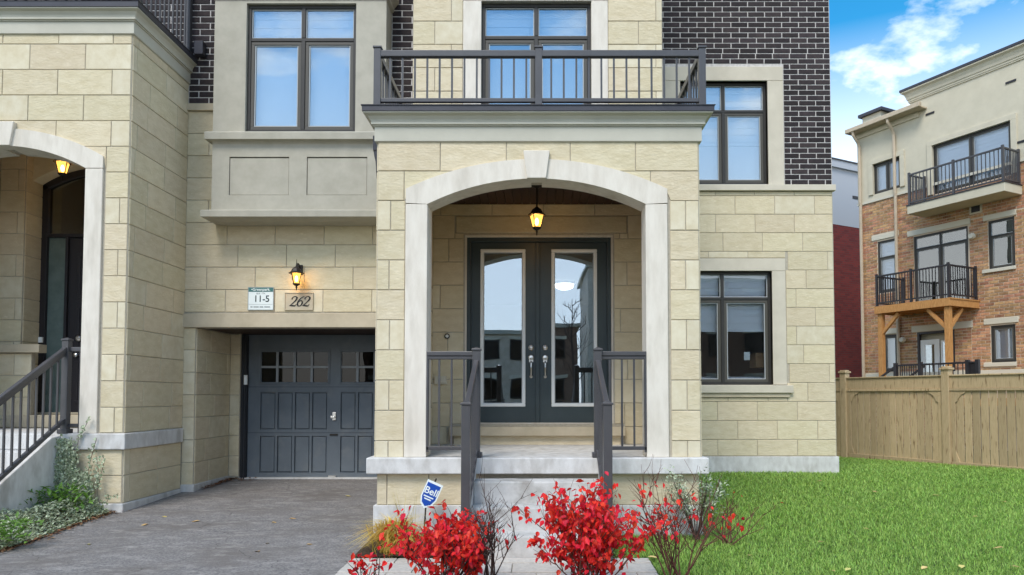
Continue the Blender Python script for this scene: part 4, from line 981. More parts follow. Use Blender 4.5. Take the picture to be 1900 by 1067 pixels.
# upper wall of dark brick behind the balcony
ub = MB().box(NX0, NX1 + .002, GW - .003, GW + .2, ntop, TOP).build('brick_wall', M['bmortar'], nb)
BN = Bricks(ub, 120, M['brick'], M['brick_i']); BN.field((0, GW - .003, 0), -6.3, NX1 - .002, zsill1 + .006 - .0868 * 4, WZ(-6, GW)); BN.done()
# recessed entrance
Y1, Y2 = 9.85, 10.2
ex = WX(43, Y1, 500); ndx = 2 * ncx - ex
nceil = WZ(255, Y1)
ew = solid_wall('entrance_wall', NX0 + .3, NX1 - .3, Y1, Y1 + .12, nfl - .1, nceil + .4, [(ex, ndx, nfl - .2, nceil + .0)], M['mortar'], nb)
zse = [nceil + .15 - k * .3 for k in range(14)]; zse = [z for z in zse if z > nfl + .05] + [nfl]
stones(ew, (0, Y1, 0), NX0 + .3, ex, zse, offs=(.25, .52), L=.66)
er = MB().box(ex - .12, ex, Y1 + .12, Y2 + .1, nfl, nceil).box(ndx, ndx + .12, Y1 + .12, Y2 + .1, nfl, nceil).build('entrance_return', M['mortar'], nb)
stones(er, (ex, 0, math.pi / 2), Y1 + .012, Y2, zse, offs=(9, 9), L=10)
dz0, dz1s, dz1c = nfl + .2, WZ(345, Y2), WZ(312, Y2)
nac = arch_curve(ncx, dz1s, dz1c, (ndx - ex) / 2)
xs_ = fr_(ex, ndx, 24)
MB().strip([(x, nceil + .3) for x in xs_], [(x, nac(x)) for x in xs_], Y1 + .13, Y2 + .15).build('door_arch_wall', M['stone'], nb)
MB().strip([(x, nac(x) + .0) for x in xs_], [(x, nac(x) - .09) for x in xs_], Y2 - .02, Y2 + .1).build('arch_frame', M['metal_dk'], nb)
trz = WZ(434, Y2)
fr2 = MB().box(ex, ex + .09, Y2 - .02, Y2 + .1, dz0, dz1s).box(ndx - .09, ndx, Y2 - .02, Y2 + .1, dz0, dz1s).box(ex + .09, ndx - .09, Y2 - .02, Y2 + .1, trz - .05, trz)
sxa, sxb = WX(119, Y2, 600), WX(124, Y2, 600)
fr2.box(sxa, sxb, Y2 - .02, Y2 + .1, dz0, trz - .05).box(2 * ncx - sxb, 2 * ncx - sxa, Y2 - .02, Y2 + .1, dz0, trz - .05)
ndf = fr2.build('door_frame', M['metal_dk'], nb, bevel=.004)
xi = fr_(ex + .09, ndx - .09, 20)
MB().strip([(x, nac(x) - .08) for x in xi], [(x, trz) for x in xi], Y2 + .03, Y2 + .036).build('transom_pane', M['pane_mid'], nb)
for a, b in ((ex + .09, sxa), (2 * ncx - sxa, ndx - .09)): MB().box(a, b, Y2 + .03, Y2 + .036, dz0 + .25, trz - .05).box(a, b, Y2 + .01, Y2 + .05, dz0, dz0 + .249).build('side_light', M['frost'], nb)
ndoor = MB().box(sxb, 2 * ncx - sxb, Y2 + .02, Y2 + .06, dz0, trz - .052).build('door_leaf', M['metal_dk'], nb)
for k in range(3):
    z0 = dz0 + .12 + k * .75; MB().frame(sxb + .12, 2 * ncx - sxb - .12, z0, z0 + .66, .05, Y2 + .008, Y2 + .019).build('door_panel', M['metal_dk'], ndoor, bevel=.006)
hx, hz_ = W(145, 628, Y2)
MB().lathe([(.04, 0), (.04, -.03), (.02, -.045)], (hx, Y2 + .02, hz_), 16, axis='y').build('handle', M['nickel'], ndoor)
MB().lathe([(.03, 0), (.03, -.02), (.03, -.05), (.01, -.06)], (hx - .02, Y2 + .02, WZ(659, Y2)), 16, axis='y').build('handle', M['nickel'], ndoor)
MB().box(ex - .1, ndx + .1, Y1 - .1, Y2 + .1, nfl, dz0 - .03).box(ex, ndx, Y2 - .1, Y2 + .1, dz0 - .03, dz0).build('door_step', M['trim2'], nb, bevel=.008)
a, b, c, d = R(75, 626, 82, 636, Y2); MB().box(a, b, Y2 - .05, Y2 - .021, c, d).build('doorbell', M['white'], nb)
zlg0, zlg1 = WZ(655, Y1), WZ(640, Y1)
MB().box(NX0 + .31, WX(74, Y1 - .12, 648), Y1 - .14, Y1 + .02, zlg0, zlg1).build('ledge', M['trim2'], nb, bevel=.006)
lw = MB().box(NX0 + .31, WX(57, Y1 - .08, 700), Y1 - .07, Y1 - .001, nfl, zlg0 - .001).build('lower_wall', M['mortar'], nb)
stones(lw, (0, Y1 - .07, 0), NX0 + .31, WX(57, Y1 - .08, 700), [zlg0 - .01 - .3 * k for k in range(5) if zlg0 - .3 * k > nfl + .05] + [nfl], offs=(.3, .6), L=.6)
MB().box(NX0 + .3, NX1 - .3, NB_, Y2 + .1, nceil + .31, nceil + .4).build('porch_ceiling', M['stone'], nb)
MB().box(NX0, NX1, Y2 + .6, 20, -.1, TOP).box(NX0 - 6, NX0, Y1, 20, -.1, TOP).build('house_body', M['mortar'], nb)
# their lantern
lyn = 9.3; x_, z_ = W(116, 312, lyn); lantern('pendant_lantern', (x_, lyn, z_), nceil + .3, 'lit black lantern in the arch of the left neighbouring portico', .95)
# their steps and railing
nsr = WX(113, NP - .05, 805); nsl = 2 * ncx - nsr
ns = empty('neighbour_steps', (ncx, NP - .6, .1)); tag(ns, 'pale concrete steps with a sloping side wall at the left edge', 'steps')
nr = 5; rise = (nfl - .1) / nr
for k in range(nr - 1):
    z1 = nfl - rise * (k + 1); y0 = NP - .05 - .28 * (k + 1)
    MB().box(nsl + .13, nsr - .13, y0, NP - .055 - .28 * k + (.02 if k else 0), -.2, z1).build('step', M['concrete'], ns, bevel=.012)
for a, b in ((nsl, nsl + .129), (nsr - .129, nsr)):
    prof = [(NP - .052, nfl - .02), (NP - .2, nfl - .04), (NP - .05 - .28 * nr, nfl - .04 - .57 * (.28 * nr - .15)), (NP - .05 - .28 * nr, -.2), (NP - .052, -.2)]
    mb = MB()
    for x in (a, b): mb.v += [(x, y, z) for y, z in prof]
    mb.f += [(0, 1, 2, 3, 4), (9, 8, 7, 6, 5)] + [(i, 5 + i, 5 + (i + 1) % 5, (i + 1) % 5) for i in range(5)]
    mb.build('cheek', M['concrete'], ns, bevel=.01)
xs2 = nsr - .065
nrl = empty('stair_railing', (xs2, NP, nfl)); tag(nrl, 'black metal stair railing at the left edge before the neighbouring portico', 'railing')
ypn = NP + .0; xpost = WX(123, ypn, 700)
post(nrl, xpost, ypn, nfl, WZ(629, ypn))
zta = WZ(648, ypn)
a3 = Vector((xpost, ypn - .03, zta)); yb3 = 6.9; b3 = Vector((xpost, yb3, zta - .57 * (ypn - yb3) * 1.0))
up = Vector((0, 0, 1))
MB().bar(a3, b3, .05, .05).bar(a3 - up * .045, b3 - up * .045, .03, .045).build('top_rail', M['metal'], nrl, bevel=.008)
q3, r3 = a3 - up * .82, b3 - up * .82
MB().bar(q3, r3, .04, .04).build('bottom_rail', M['metal'], nrl)
for i in range(11):
    t = (i + 1) / 12; MB().bar(q3.lerp(r3, t), a3.lerp(b3, t) - up * .05, .019, .019, (0, 1, 0)).build('baluster', M['metal'], nrl)
post(nrl, xpost, yb3, ground_h(-6, yb3), b3.z + .1, foot=False)
MB().bar((xpost, ypn + .02, zta - .0), (ncx + nih + .01, ypn + .02, zta - .0), .05, .05).build('top_rail', M['metal'], nrl, bevel=.006)
MB().box(ncx + nih - .03, ncx + nih + .0, ypn, ypn + .04, nfl, zta + .02).build('wall_bracket', M['metal'], nrl)
MB().bar((xpost, ypn + .02, nfl + .09), (ncx + nih, ypn + .02, nfl + .09), .04, .04).build('bottom_rail', M['metal'], nrl)

# ------------------------------------------------------------------ fence and houses behind, all on one slanted line
EX = Vector((.464, -.886)).normalized(); EN = Vector((EX.y, -EX.x))          # along the row towards the viewer; EN faces the viewer
ANG = math.atan2(EX.y, EX.x)
class Slant:
    def __init__(s, px, Y): s.o = Vector((WX(px, Y, 735), Y)); s.loc = (s.o.x, s.o.y, 0)
    def at(s, px, py, off=0):
        """photo pixel on the wall plane moved `off` towards the viewer -> local x, z"""
        dx, dy = (px - CX) / F, (CY - py) / F; d = Vector((dx, ct - dy * st))
        t = (s.o.dot(EN) + off) / d.dot(EN); P = d * t
        return (P - s.o).dot(EX), EYE + (st + dy * ct) * t
    def off(s, pf, pb, py):
        """how far a slab stands out when its front corner is at pf and its back corner at pb"""
        lo, hi = 0, 4; target = s.at(pb, py)[0]
        for _ in range(40):
            m = (lo + hi) / 2
            if s.at(pf, py, m)[0] > target: hi = m
            else: lo = m
        # the front corner moves right along the wall as the slab grows
        return (lo + hi) / 2
assert EN.y < 0
# fence ---------------------------------------------------------------
FS = Slant(1545, 16.7)
fence = empty('garden_fence', FS.loc, ANG, local=True); tag(fence, 'tan stained wooden board fence at the right behind the lawn', 'fence')
p0 = FS.at(1568, 760)[0]; p1 = FS.at(1758, 760)[0]; sp = p1 - p0
zb_, zt_ = .02, WZ(701, 16.6)
for k in range(-1, 4):
    x = p0 + k * sp
    MB().box(x - .075, x + .075, -.075, .075, -.2, zt_ + .1).box(x - .1, x + .1, -.1, .1, zt_ + .1, zt_ + .14).box(x - .07, x + .07, -.07, .07, zt_ + .14, zt_ + .17).build('post', M['fence'], fence, bevel=.008)
    if k == 3: break
    a, b = x + .075, x + sp - .075
    MB().box(a, b, -.05, .05, zt_ - .03, zt_).build('cap_rail', M['fence'], fence, bevel=.006)
    MB().box(a, b, -.022, .02, zt_ - .27, zt_ - .031).build('top_board', M['fence'], fence, bevel=.006)
    MB().box(a, b, -.045, .02, zt_ - .32, zt_ - .271).build('rail', M['fence'], fence, bevel=.006)
    MB().box(a, b, -.035, .02, zb_, zb_ + .14).build('bottom_board', M['fence'], fence, bevel=.006)
    for xx in (a, b - .1): MB().box(xx, xx + .1, -.03, .018, zb_ + .141, zt_ - .321).build('stile', M['fence'], fence, bevel=.006)
    n_ = 13; w_ = (b - a - .2) / n_
    for i in range(n_):
        x0 = a + .1 + i * w_; dd = random.uniform(-.003, .003)
        MB().box(x0 + .009, x0 + w_ - .009, -.008 + dd, .016, zb_ + .13, zt_ - .3).build('board', M['fence'], fence, bevel=.004)
    for sgn, xc in ((1, a + .1), (-1, b - .1)):              # curved corner brackets
        P = [(xc, zt_ - .321), (xc + sgn * .22, zt_ - .321), (xc + sgn * .2, zt_ - .36), (xc + sgn * .12, zt_ - .40), (xc + sgn * .07, zt_ - .46), (xc + sgn * .05, zt_ - .52), (xc, zt_ - .55)]
        MB().prism(P, -.028, -.006).build('bracket', M['fence'], fence)
        P = [(xc, zb_ + .141), (xc + sgn * .07, zb_ + .141), (xc + sgn * .05, zb_ + .2), (xc + sgn * .01, zb_ + .3), (xc, zb_ + .34)]
        MB().prism(P, -.028, -.006).build('bracket', M['fence'], fence)

# house behind the fence -------------------------------------------------
HS = Slant(1600, 24.2)
bh = empty('rear_house', HS.loc, ANG, local=True); tag(bh, 'brown brick and cream stucco three storey house with balconies behind the fence', 'house')
def hr(px0, py0, px1, off=0, h=None, py1=None):
    """wall rectangle: top left corner, right edge, bottom left"""
    x0, z1 = HS.at(px0, py0, off); x1 = HS.at(px1, py0, off)[0]; z0 = HS.at(px0, py1, off)[1]
    return (x0, x1, z0, z1)
x_end = HS.at(1985, 500)[0]
zst = HS.at(1603, 376)[1]                                   # stucco above, brick below
zcor = HS.at(1680, 172)[1]; x_hi = HS.at(1690, 200)[0]; zeave = HS.at(1604, 247)[1]
holes = dict(
    uw=hr(1621, 306, 1671.5, py1=362), us=hr(1731, 271, 1878, py1=362),
    mw=hr(1628, 449, 1663, py1=545), ms=hr(1695, 440, 1796, py1=572), mr=hr(1833, 411, 1882, py1=502),
    lw=hr(1638, 622, 1665, py1=690), ld=hr(1702, 617, 1771, py1=712), lr=hr(1838, 605, 1884, py1=673))
H = list(holes.values())
bw = solid_wall('brick_wall', 0, x_end, 0, .2, -.3, zst, H, M['bb_mortar'], bh)
BB = Bricks(bw, 300, M['bbrick'], M['bbrick_i'], L=.267, H=.089, j=.018, d=.01)
def lint(px0, px1, pyt, pyb, name='lintel', y=-.03, pxm=None):
    x0, z1 = HS.at(px0, pyt); z0 = HS.at(px0, pyb)[1]; x1 = HS.at(px1, pyt)[0]
    MB().box(x0, x1, y, .05, z0, z1).build(name, M['sill'], bh, bevel=.006); return (x0, x1, z0, z1)
SL = [lint(1618, 1668, 439, 448), lint(1684, 1801, 430, 440), lint(1825, 1886, 401, 411), lint(1824, 1886, 502, 508, 'sill', -.06),
      lint(1632, 1668, 612, 621), lint(1692, 1805, 606, 617), lint(1826, 1890, 593, 603), lint(1827, 1887, 674, 681, 'sill', -.06), lint(1606, 2030, 694, 701, 'sill', -.05)]
zsplit = HS.at(1820, 520)[1]; xm_ = HS.at(1800, 500)[0]
BB.field((0, 0, 0), xm_, x_end, HS.at(1800, 690)[1], HS.at(1900, 385)[1], holes=H + SL)
BB.field((0, 0, 0), 0, xm_, 0, HS.at(1900, 385)[1], holes=H + SL, phase=1)
BB.field((0, 0, 0), 0, x_end, HS.at(1900, 385)[1] + .003, zst, holes=H + SL); BB.done()
sw_ = solid_wall('stucco_wall', 0, x_end, -.03, .2, zst + .001, zeave, H, M['cream'], bh)
MB().box(x_hi, x_end, -.03, 6, zeave, zcor - .4).build('upper_stucco_wall', M['cream'], bh)
MB().box(0, x_end, .2, 9, -.3, zeave).build('house_body', M['cream'], bh)
MB().box(-.02, x_hi, -.05, .0, zst - .08, zst).box(x_hi, x_end, -.05, .0, zst - .08, zst).build('string_course', M['sill'], bh)
def slant_cornice(x0, x1, prof, name, mat):
    mb = MB()
    for o, z in prof: mb.v += [(x0 - o, 3, z), (x0 - o, -.03 - o, z), (x1, -.03 - o, z), (x1, 3, z)]
    for i in range(len(prof) - 1):
        for k in range(3): mb.f.append((4 * i + k, 4 * i + k + 1, 4 * i + 5 + k, 4 * i + 4 + k))
    e_ = 4 * (len(prof) - 1); mb.f += [(0, 1, 2, 3), (e_, e_ + 1, e_ + 2, e_ + 3)]
    return mb.build(name, mat, bh)
slant_cornice(x_hi, x_end, crown_profile(zcor - .42, zcor - .05, .02, .2), 'cornice', M['cream'])
slant_cornice(x_hi, x_end, [(.2, zcor - .05), (.22, zcor - .04), (.22, zcor + .03), (.2, zcor + .04)], 'roof_flashing', M['flash'])
# low roof with gutter
ex1 = HS.at(1708, 215, .35)[0]
MB().box(-.12, ex1, -.33, .2, zeave + .02, zeave + .06).build('eave_soffit', M['eave'], bh)
MB().box(-.16, ex1 + .03, -.45, -.33, zeave + .02, zeave + .17).box(-.16, -.06, -.33, 1.5, zeave + .02, zeave + .17).build('gutter', M['eave'], bh, bevel=.02)
MB().box(0, x_hi + .3, -.08, -.029, zeave - .15, zeave + .019).build('fascia', M['cream'], bh)
MB().box(-.1, x_hi, -.3, 4, zeave + .061, zeave + .15).build('low_roof', M['flash'], bh)
cx0 = HS.at(1597, 235)[0] + .0
MB().box(cx0 + .15, cx0 + .85, -.1, 1.1, zeave, zeave + .5).build('parapet_pier', M['cream'], bh)
MB().box(cx0 + .05, cx0 + .95, -.2, 1.2, zeave + .501, zeave + .6).build('pier_cap', M['flash'], bh)
def pipe(px, pyt, pyb, x_off=0):
    x = HS.at(px, 500)[0]; zt1 = zeave + .03
    mb = MB().tube([(x - .0, -.38, zt1 + .05), (x, -.36, zt1 - .12), (x + .02, -.16, zt1 - .35), (x + .02, -.1, zt1 - .5), (x + .02, -.1, zst), (x + .02, -.08, zst - .1), (x + .02, -.08, .1)], .05, 8)
    mb.build('downspout', M['eave'], bh)
pipe(1601, 0, 0); pipe(1666, 0, 0)
for px, py in ((1727, 211), (1877, 152), (1897, 263)):
    x, z = HS.at(px, py); MB().box(x - .14, x + .14, -.05, -.029, z - .03, z + .03).build('vent', M['metal_dk'], bh)
def trim_frame(h, w=.16):
    x0, x1, z0, z1 = h; mb = MB()
    mb.box(x0 - w, x1 + w, -.075, -.02, z1, z1 + w).box(x0 - w, x0, -.075, -.02, z0, z1).box(x1, x1 + w, -.075, -.02, z0, z1); mb.build('window_trim', M['cream'], bh, bevel=.006)
trim_frame(holes['uw']); trim_frame(holes['us'])
def bwin(h, mull=None, trans=None, blind=None, pane='pane', rec=.06, name='window'):
    x0, x1, z0, z1 = h
    return make_window(bh, -.02, x0, x1, z0, z1, mull=(x0 + x1) / 2 if mull else None, trans=z0 + (z1 - z0) * trans if trans else None, blind=z0 + (z1 - z0) * blind if blind is not None else None, rec=rec, pane=pane, name=name, fw=.06)
bwin(holes['uw'], mull=1, blind=.02, pane='pane_clear'); bwin(holes['us'], mull=1, blind=.03, name='sliding_door', pane='pane_clear'); bwin(holes['mw'], trans=.68, blind=.05, pane='pane_clear'); bwin(holes['ms'], mull=1, trans=.82, blind=.84, name='sliding_door', pane='pane_mid')
bwin(holes['mr'], trans=.68, blind=.70, pane='pane_mid'); bwin(holes['lw'], blind=.05, pane='pane_clear'); bwin(holes['lr'], blind=.04, pane='pane_clear')
x0, x1, z0, z1 = holes['ld']; xm2 = x0 + (x1 - x0) * .58
MB().frame(x0, x1, z0, z1, .07, -.01, .1).build('door_frame', M['metal_dk'], bh)
dl = MB().frame(x0 + .08, xm2, z0 + .07, z1 - .25, .16, .02, .06).build('rear_door', M['white'], bh, bevel=.006)
MB().box(x0 + .24, xm2 - .16, .03, .04, z0 + .3, z1 - .4).build('pane', M['pane'], dl)
dl2 = MB().frame(xm2 + .05, x1 - .08, z0 + .07, z1 - .3, .05, .02, .06).build('side_light', M['white'], bh); MB().box(xm2 + .1, x1 - .13, .03, .04, z0 + .12, z1 - .35).build('pane', M['pane'], dl2)
for px, py in ((1808, 439), (1679, 631)):
    x, z = HS.at(px, py); MB().lathe([(.05, 0), (.06, -.05), (.1, -.12), (.07, -.2)], (x, 0, z), 12, axis='y').build('wall_light', M['sill'], bh)
x, z = HS.at(1811, 388); MB().frame(x - .18, x + .18, z - .14, z + .14, .05, -.03, .02).build('vent_grille', M['sill'], bh)
MB().box(x - .13, x + .13, -.02, .01, z - .09, z + .09).build('vent', M['metal_dk'], bh)

def brail2(name, pts, h, nbs, mat, pw=.06):
    r = MB()
    for a, b in zip(pts, pts[1:]): r.bar(Vector(a) + Vector((0, 0, h)), Vector(b) + Vector((0, 0, h)), .05, .05)
    ro = r.build(name, M[mat], bh, bevel=.006); m = MB().box(-.0095, .0095, -.0095, .0095, 0, h - .1).mesh('baluster', M[mat])
    for (a, b), n_ in zip(zip(pts, pts[1:]), nbs):
        a, b = Vector(a), Vector(b); MB().bar(a + Vector((0, 0, .1)), b + Vector((0, 0, .1)), .04, .04).build('bottom_rail', M[mat], ro)
        for i in range(n_): q = a + (b - a) * (i + 1) / (n_ + 1); link('baluster', m, ro, loc=(q.x, q.y, q.z + .1))
    for p in pts:
        MB().box(p[0] - pw / 2, p[0] + pw / 2, p[1] - pw / 2, p[1] + pw / 2, p[2] - .02, p[2] + h + .07).build('post', M[mat], ro)
    return ro
# upper balcony
d1 = HS.off(1863, 1897, 345)
xb0, zb1_ = HS.at(1683, 383, d1); xb1 = HS.at(1863.5, 338, d1)[0]; zb0_ = HS.at(1683, 398, d1)[1]
MB().box(xb0, xb1, -d1, -.031, zb0_, zb1_).build('balcony_slab', M['cream'], bh, bevel=.01)
MB().box(xb0 - .02, xb1 + .02, -d1 - .02, -.032, zb1_ + .001, zb1_ + .03).build('slab_flashing', M['flash'], bh)
xmid = (xb0 + xb1) / 2
hgt = HS.at(1690, 323, d1)[1] - zb1_
brail2('balcony_railing', [(xb0 + .05, -.08, zb1_), (xb0 + .05, -d1 + .05, zb1_), (xmid, -d1 + .05, zb1_), (xb1 - .05, -d1 + .05, zb1_), (xb1 - .05, -.08, zb1_)], hgt, (9, 11, 11, 9), 'metal')
# wooden balcony
d2 = HS.off(1762, 1818, 560)
xc0, zc1_ = HS.at(1622, 570, d2); xc1 = HS.at(1762, 548, d2)[0]; zc1_ = HS.at(1762, 554, d2)[1]; zc0_ = HS.at(1762, 567, d2)[1]
wdk = MB().box(xc0, xc1, -d2, -d2 + .04, zc0_, zc1_).box(xc0, xc0 + .04, -d2 + .04, -.02, zc0_, zc1_).box(xc1 - .04, xc1, -d2 + .04, -.02, zc0_, zc1_).build('wooden_balcony', M['cedar'], bh, bevel=.006)
nb_ = 12
for i in range(nb_):
    y = -d2 + .0 + d2 * i / nb_; MB().box(xc0 - .02, xc1 + .02, y + .003, y + d2 / nb_ - .004, zc1_ + .001, zc1_ + .035).build('deck_board', M['cedar'], wdk)
for i in range(6):
    x = xc0 + .3 + (xc1 - xc0 - .6) * i / 5; MB().box(x - .02, x + .02, -d2 + .05, -.02, zc0_ + .02, zc1_).build('joist', M['cedar'], wdk)
hgt = HS.at(1757, 491, d2)[1] - zc1_ - .035
brail2('balcony_railing', [(xc0 + .06, -.08, zc1_ + .036), (xc0 + .06, -d2 + .06, zc1_ + .036), ((xc0 * 1.0 + xc1) / 2, -d2 + .06, zc1_ + .036), (xc1 - .06, -d2 + .06, zc1_ + .036), (xc1 - .06, -.08, zc1_ + .036)], hgt, (11, 11, 11, 11), 'metal_dk')
for x, sgn in ((xc0 + .14, (1,)), (xc1 - .14, (-1, 1))):
    MB().box(x - .075, x + .075, -d2 + .06, -d2 + .21, -.3, zc0_ - .001).build('support_post', M['cedar'], wdk, bevel=.006)
    for g in sgn:
        if g == 1 and x > xmid: MB().bar((x, -d2 + .2, zc0_ - .6), (x, -d2 + .75, zc0_ - .03), .09, .09).build('brace', M['cedar'], wdk)
        else: MB().bar((x + g * .05, -d2 + .135, zc0_ - .6), (x + g * .6, -d2 + .135, zc0_ - .03), .09, .09, (0, 1, 0)).build('brace', M['cedar'], wdk)
# low deck behind the fence
xd0, xd1 = HS.at(1660, 690, 2.6)[0], HS.at(1812, 690, 2.6)[0]; zdk = HS.at(1760, 672, 2.6)[1] - .95
dk = MB().box(xd0, xd1, -2.6, -.02, zdk - .2, zdk).build('deck', M['cedar'], bh)
brail2('deck_railing', [(xd0, -2.55, zdk), ((xd0 + xd1) / 2 - .4, -2.55, zdk), ((xd0 + xd1) / 2 + .9, -2.55, zdk), (xd1, -2.55, zdk)], .92, (10, 9, 9), 'metal_dk', .09)
MB().bar((xd0, -2.55, zdk + .9), (xd0 - 1.3, -2.55, zdk + .1), .05, .05).bar((xd0 + .5, -2.0, zdk + .9), (xd0 - .8, -2.0, zdk + .1), .05, .05).build('stair_rail', M['metal_dk'], bh)

# next house along, its red end wall ----------------------------------------
far = Slant(1600, 30.0); fe = empty('far_house', (far.o.x, far.o.y, 0), ANG + math.pi / 2, local=True)
tag(fe, 'grey stucco and red brick end wall of the house between ours and the brown one', 'house')
# local x runs along the end wall away to the right, -y faces the viewer
zfr, zfs = WZ(291, 29), WZ(413, 29)
MB().box(-5, 2.5, 0, 8, -.3, zfs).build('brick_wall', M['redbrick'], fe)
MB().box(-5, 2.5, -.01, 8, zfs + .001, zfr - .35).build('stucco_wall', M['greystucco'], fe)
MB().box(-5.1, 2.6, -.12, 8, zfr - .35, zfr - .05).build('cornice', M['greystucco'], fe)
MB().box(-5.15, 2.65, -.16, 8.1, zfr - .05, zfr).build('roof_flashing', M['flash'], fe)
MB().box(-.4, .0, -.03, 0, zfr - 1.5, zfr - 1.38).build('vent', M['metal_dk'], fe)

# ------------------------------------------------------------------ houses across the street, seen reflected in the glass
def street_house(x0, x1, yf, h, mat, label, cols, rws, step=None):
    r = empty('street_house', ((x0 + x1) / 2, yf, -.22)); tag(r, label, 'house', 'houses across the street')
    MB().box(x0, x1, yf - 9, yf, -.4, h).build('wall', mat, r)
    MB().box(x0 - .2, x1 + .2, yf - 9.2, yf + .25, h, h + .3).build('roof', M['cornice'], r)
    for c in range(cols):
        for q in range(rws):
            cx = x0 + (x1 - x0) * (c + .5) / cols; cz = 1.2 + q * 3
            if cz + 1.7 > h: continue
            w = MB().frame(cx - .65, cx + .65, cz, cz + 1.6, .08, yf - .02, yf + .06).build('window', M['frame'], r)
            MB().box(cx - .57, cx + .57, yf + .005, yf + .02, cz + .08, cz + 1.52).build('pane', M['pane_dark'], w)
            MB().box(cx - .8, cx + .8, yf + .002, yf + .1, cz + 1.62, cz + 1.85).build('lintel', M['sill'], w)
    d = MB().box((x0 + x1) / 2 - .5, (x0 + x1) / 2 + .5, yf + .003, yf + .05, -.2, 1.1).build('door', M['metal_dk'], r)
    return r
street_house(-14, -7.2, -36, 6.6, M['street2'], 'low brown brick house across the street mirrored leftmost in the door glass', 3, 2)
street_house(-7, -.4, -36.5, 6.2, M['street'], 'low stone house across the street mirrored in the left door glass', 3, 2)
street_house(-.2, 2.9, -36, 6.7, M['street2'], 'narrow brown house across the street mirrored in the right door glass', 1, 2)
street_house(3.1, 11, -27, 9.6, M['street'], 'tall stone house across the street mirrored at the right of the door glass', 3, 3)
street_house(11.2, 19, -27, 9.4, M['street2'], 'tall brown house across the street mirrored in the ground floor window', 3, 3)
def tree(x, y, h, label, seed):
    rnd_ = random.Random(seed); r = empty('bare_tree', (x, y, -.22)); tag(r, label, 'tree'); tr = MB(); br_ = MB()
    tr.tube([(x, y, -.25), (x + .05, y, h * .3), (x - .04, y + .03, h * .6), (x, y, h)], [.11, .085, .055, .012], 8)
    def br(p, d, l, rad, lev):
        q = p + d * l * .5 + Vector((rnd_.uniform(-.08, .08),) * 3) * l; e = p + d * l
        br_.tube([p, q, e], [rad, rad * .7, rad * .3], 5)
        if lev:
            for t in (.35, .55, .75, .95):
                nd = (d + Vector((rnd_.uniform(-.8, .8), rnd_.uniform(-.8, .8), rnd_.uniform(0, .7)))).normalized(); br(p + d * l * t, nd, l * .5, rad * .5, lev - 1)
    for k in range(14):
        t = .3 + .68 * k / 14; a = k * 2.4; br(Vector((x, y, h * t)), Vector((math.cos(a) * .8, math.sin(a) * .8, .75)).normalized(), h * .32 * (1.15 - t), .03, 2)
    tr.build('trunk', M['twig'], r); br_.build('crown', M['twig'], r)
tree(1.9, -22, 7.0, 'bare young tree across the street mirrored in the right door glass', 3)

# ------------------------------------------------------------------ plants
def mass(name, V, Fc, mat, parent=None):
    """big mesh from numpy arrays: V (n,3), Fc (m,k)"""
    m = bpy.data.meshes.new(name); n, k = Fc.shape
    m.vertices.add(len(V)); m.vertices.foreach_set('co', V.astype(np.float32).ravel())
    m.loops.add(n * k); m.loops.foreach_set('vertex_index', Fc.astype(np.int32).ravel())
    m.polygons.add(n); m.polygons.foreach_set('loop_start', np.arange(0, n * k, k, dtype=np.int32)); m.polygons.foreach_set('loop_total', np.full(n, k, dtype=np.int32))
    m.materials.append(mat); m.update(); m.validate(); return link(name, m, parent)
def blades(P, L, wd, lean, curl=.5):
    """bent grass blades: 5 vertices, 3 triangles each"""
    n = len(P); a = rng.uniform(0, 2 * np.pi, n); d = np.stack([np.cos(a), np.sin(a), np.zeros(n)], 1); s = np.stack([-np.sin(a), np.cos(a), np.zeros(n)], 1)
    up = np.array([0, 0, 1.0]); le = lean * rng.uniform(.2, 1.3, n)
    mid = P + up * (L * .55)[:, None] * np.cos(le)[:, None] + d * (L * .55 * np.sin(le))[:, None]
    le2 = np.minimum(le + curl, 2.4); tip = mid + up * (L * .45 * np.cos(le2))[:, None] + d * (L * .45 * np.sin(le2))[:, None]
    w = wd[:, None] / 2
    V = np.stack([P - s * w, P + s * w, mid - s * w * .8, mid + s * w * .8, tip], 1).reshape(-1, 3)
    b = np.arange(n)[:, None] * 5
    Fc = np.concatenate([b + np.array([[0, 1, 3]]), b + np.array([[0, 3, 2]]), b + np.array([[2, 3, 4]])], 0)
    return V, Fc
def leaves_np(P, size, tilt=1.0, wide=.55, wall=False):
    """small folded leaves: 4 vertices, 2 triangles each, facing up and outward"""
    n = len(P); a = rng.uniform(0, 2 * np.pi, n); el = rng.uniform(-.3, 1.0, n) * tilt
    d = np.stack([np.cos(a) * np.cos(el), np.sin(a) * np.cos(el), np.sin(el)], 1); s = np.stack([-np.sin(a), np.cos(a), rng.uniform(-.3, .3, n)], 1)
    if wall:
        d = np.stack([np.cos(a), rng.uniform(-.7, .1, n), np.sin(a)], 1); s = np.stack([-np.sin(a), rng.uniform(-.4, .4, n), np.cos(a)], 1)
    sz = (size * rng.uniform(.6, 1.3, n))[:, None]; nrm = np.cross(d, s)
    V = np.stack([P, P + d * sz * .5 + s * sz * wide / 2 + nrm * sz * .1, P + d * sz, P + d * sz * .5 - s * sz * wide / 2 + nrm * sz * .1], 1).reshape(-1, 3)
    b = np.arange(n)[:, None] * 4
    return V, np.concatenate([b + np.array([[0, 1, 2]]), b + np.array([[0, 2, 3]])], 0)
gh = np.vectorize(ground_h)
def inside_fence(x, y):
    v = np.stack([x - FS.o.x, y - FS.o.y], 1); return v @ np.array([EN.x, EN.y]) > .06

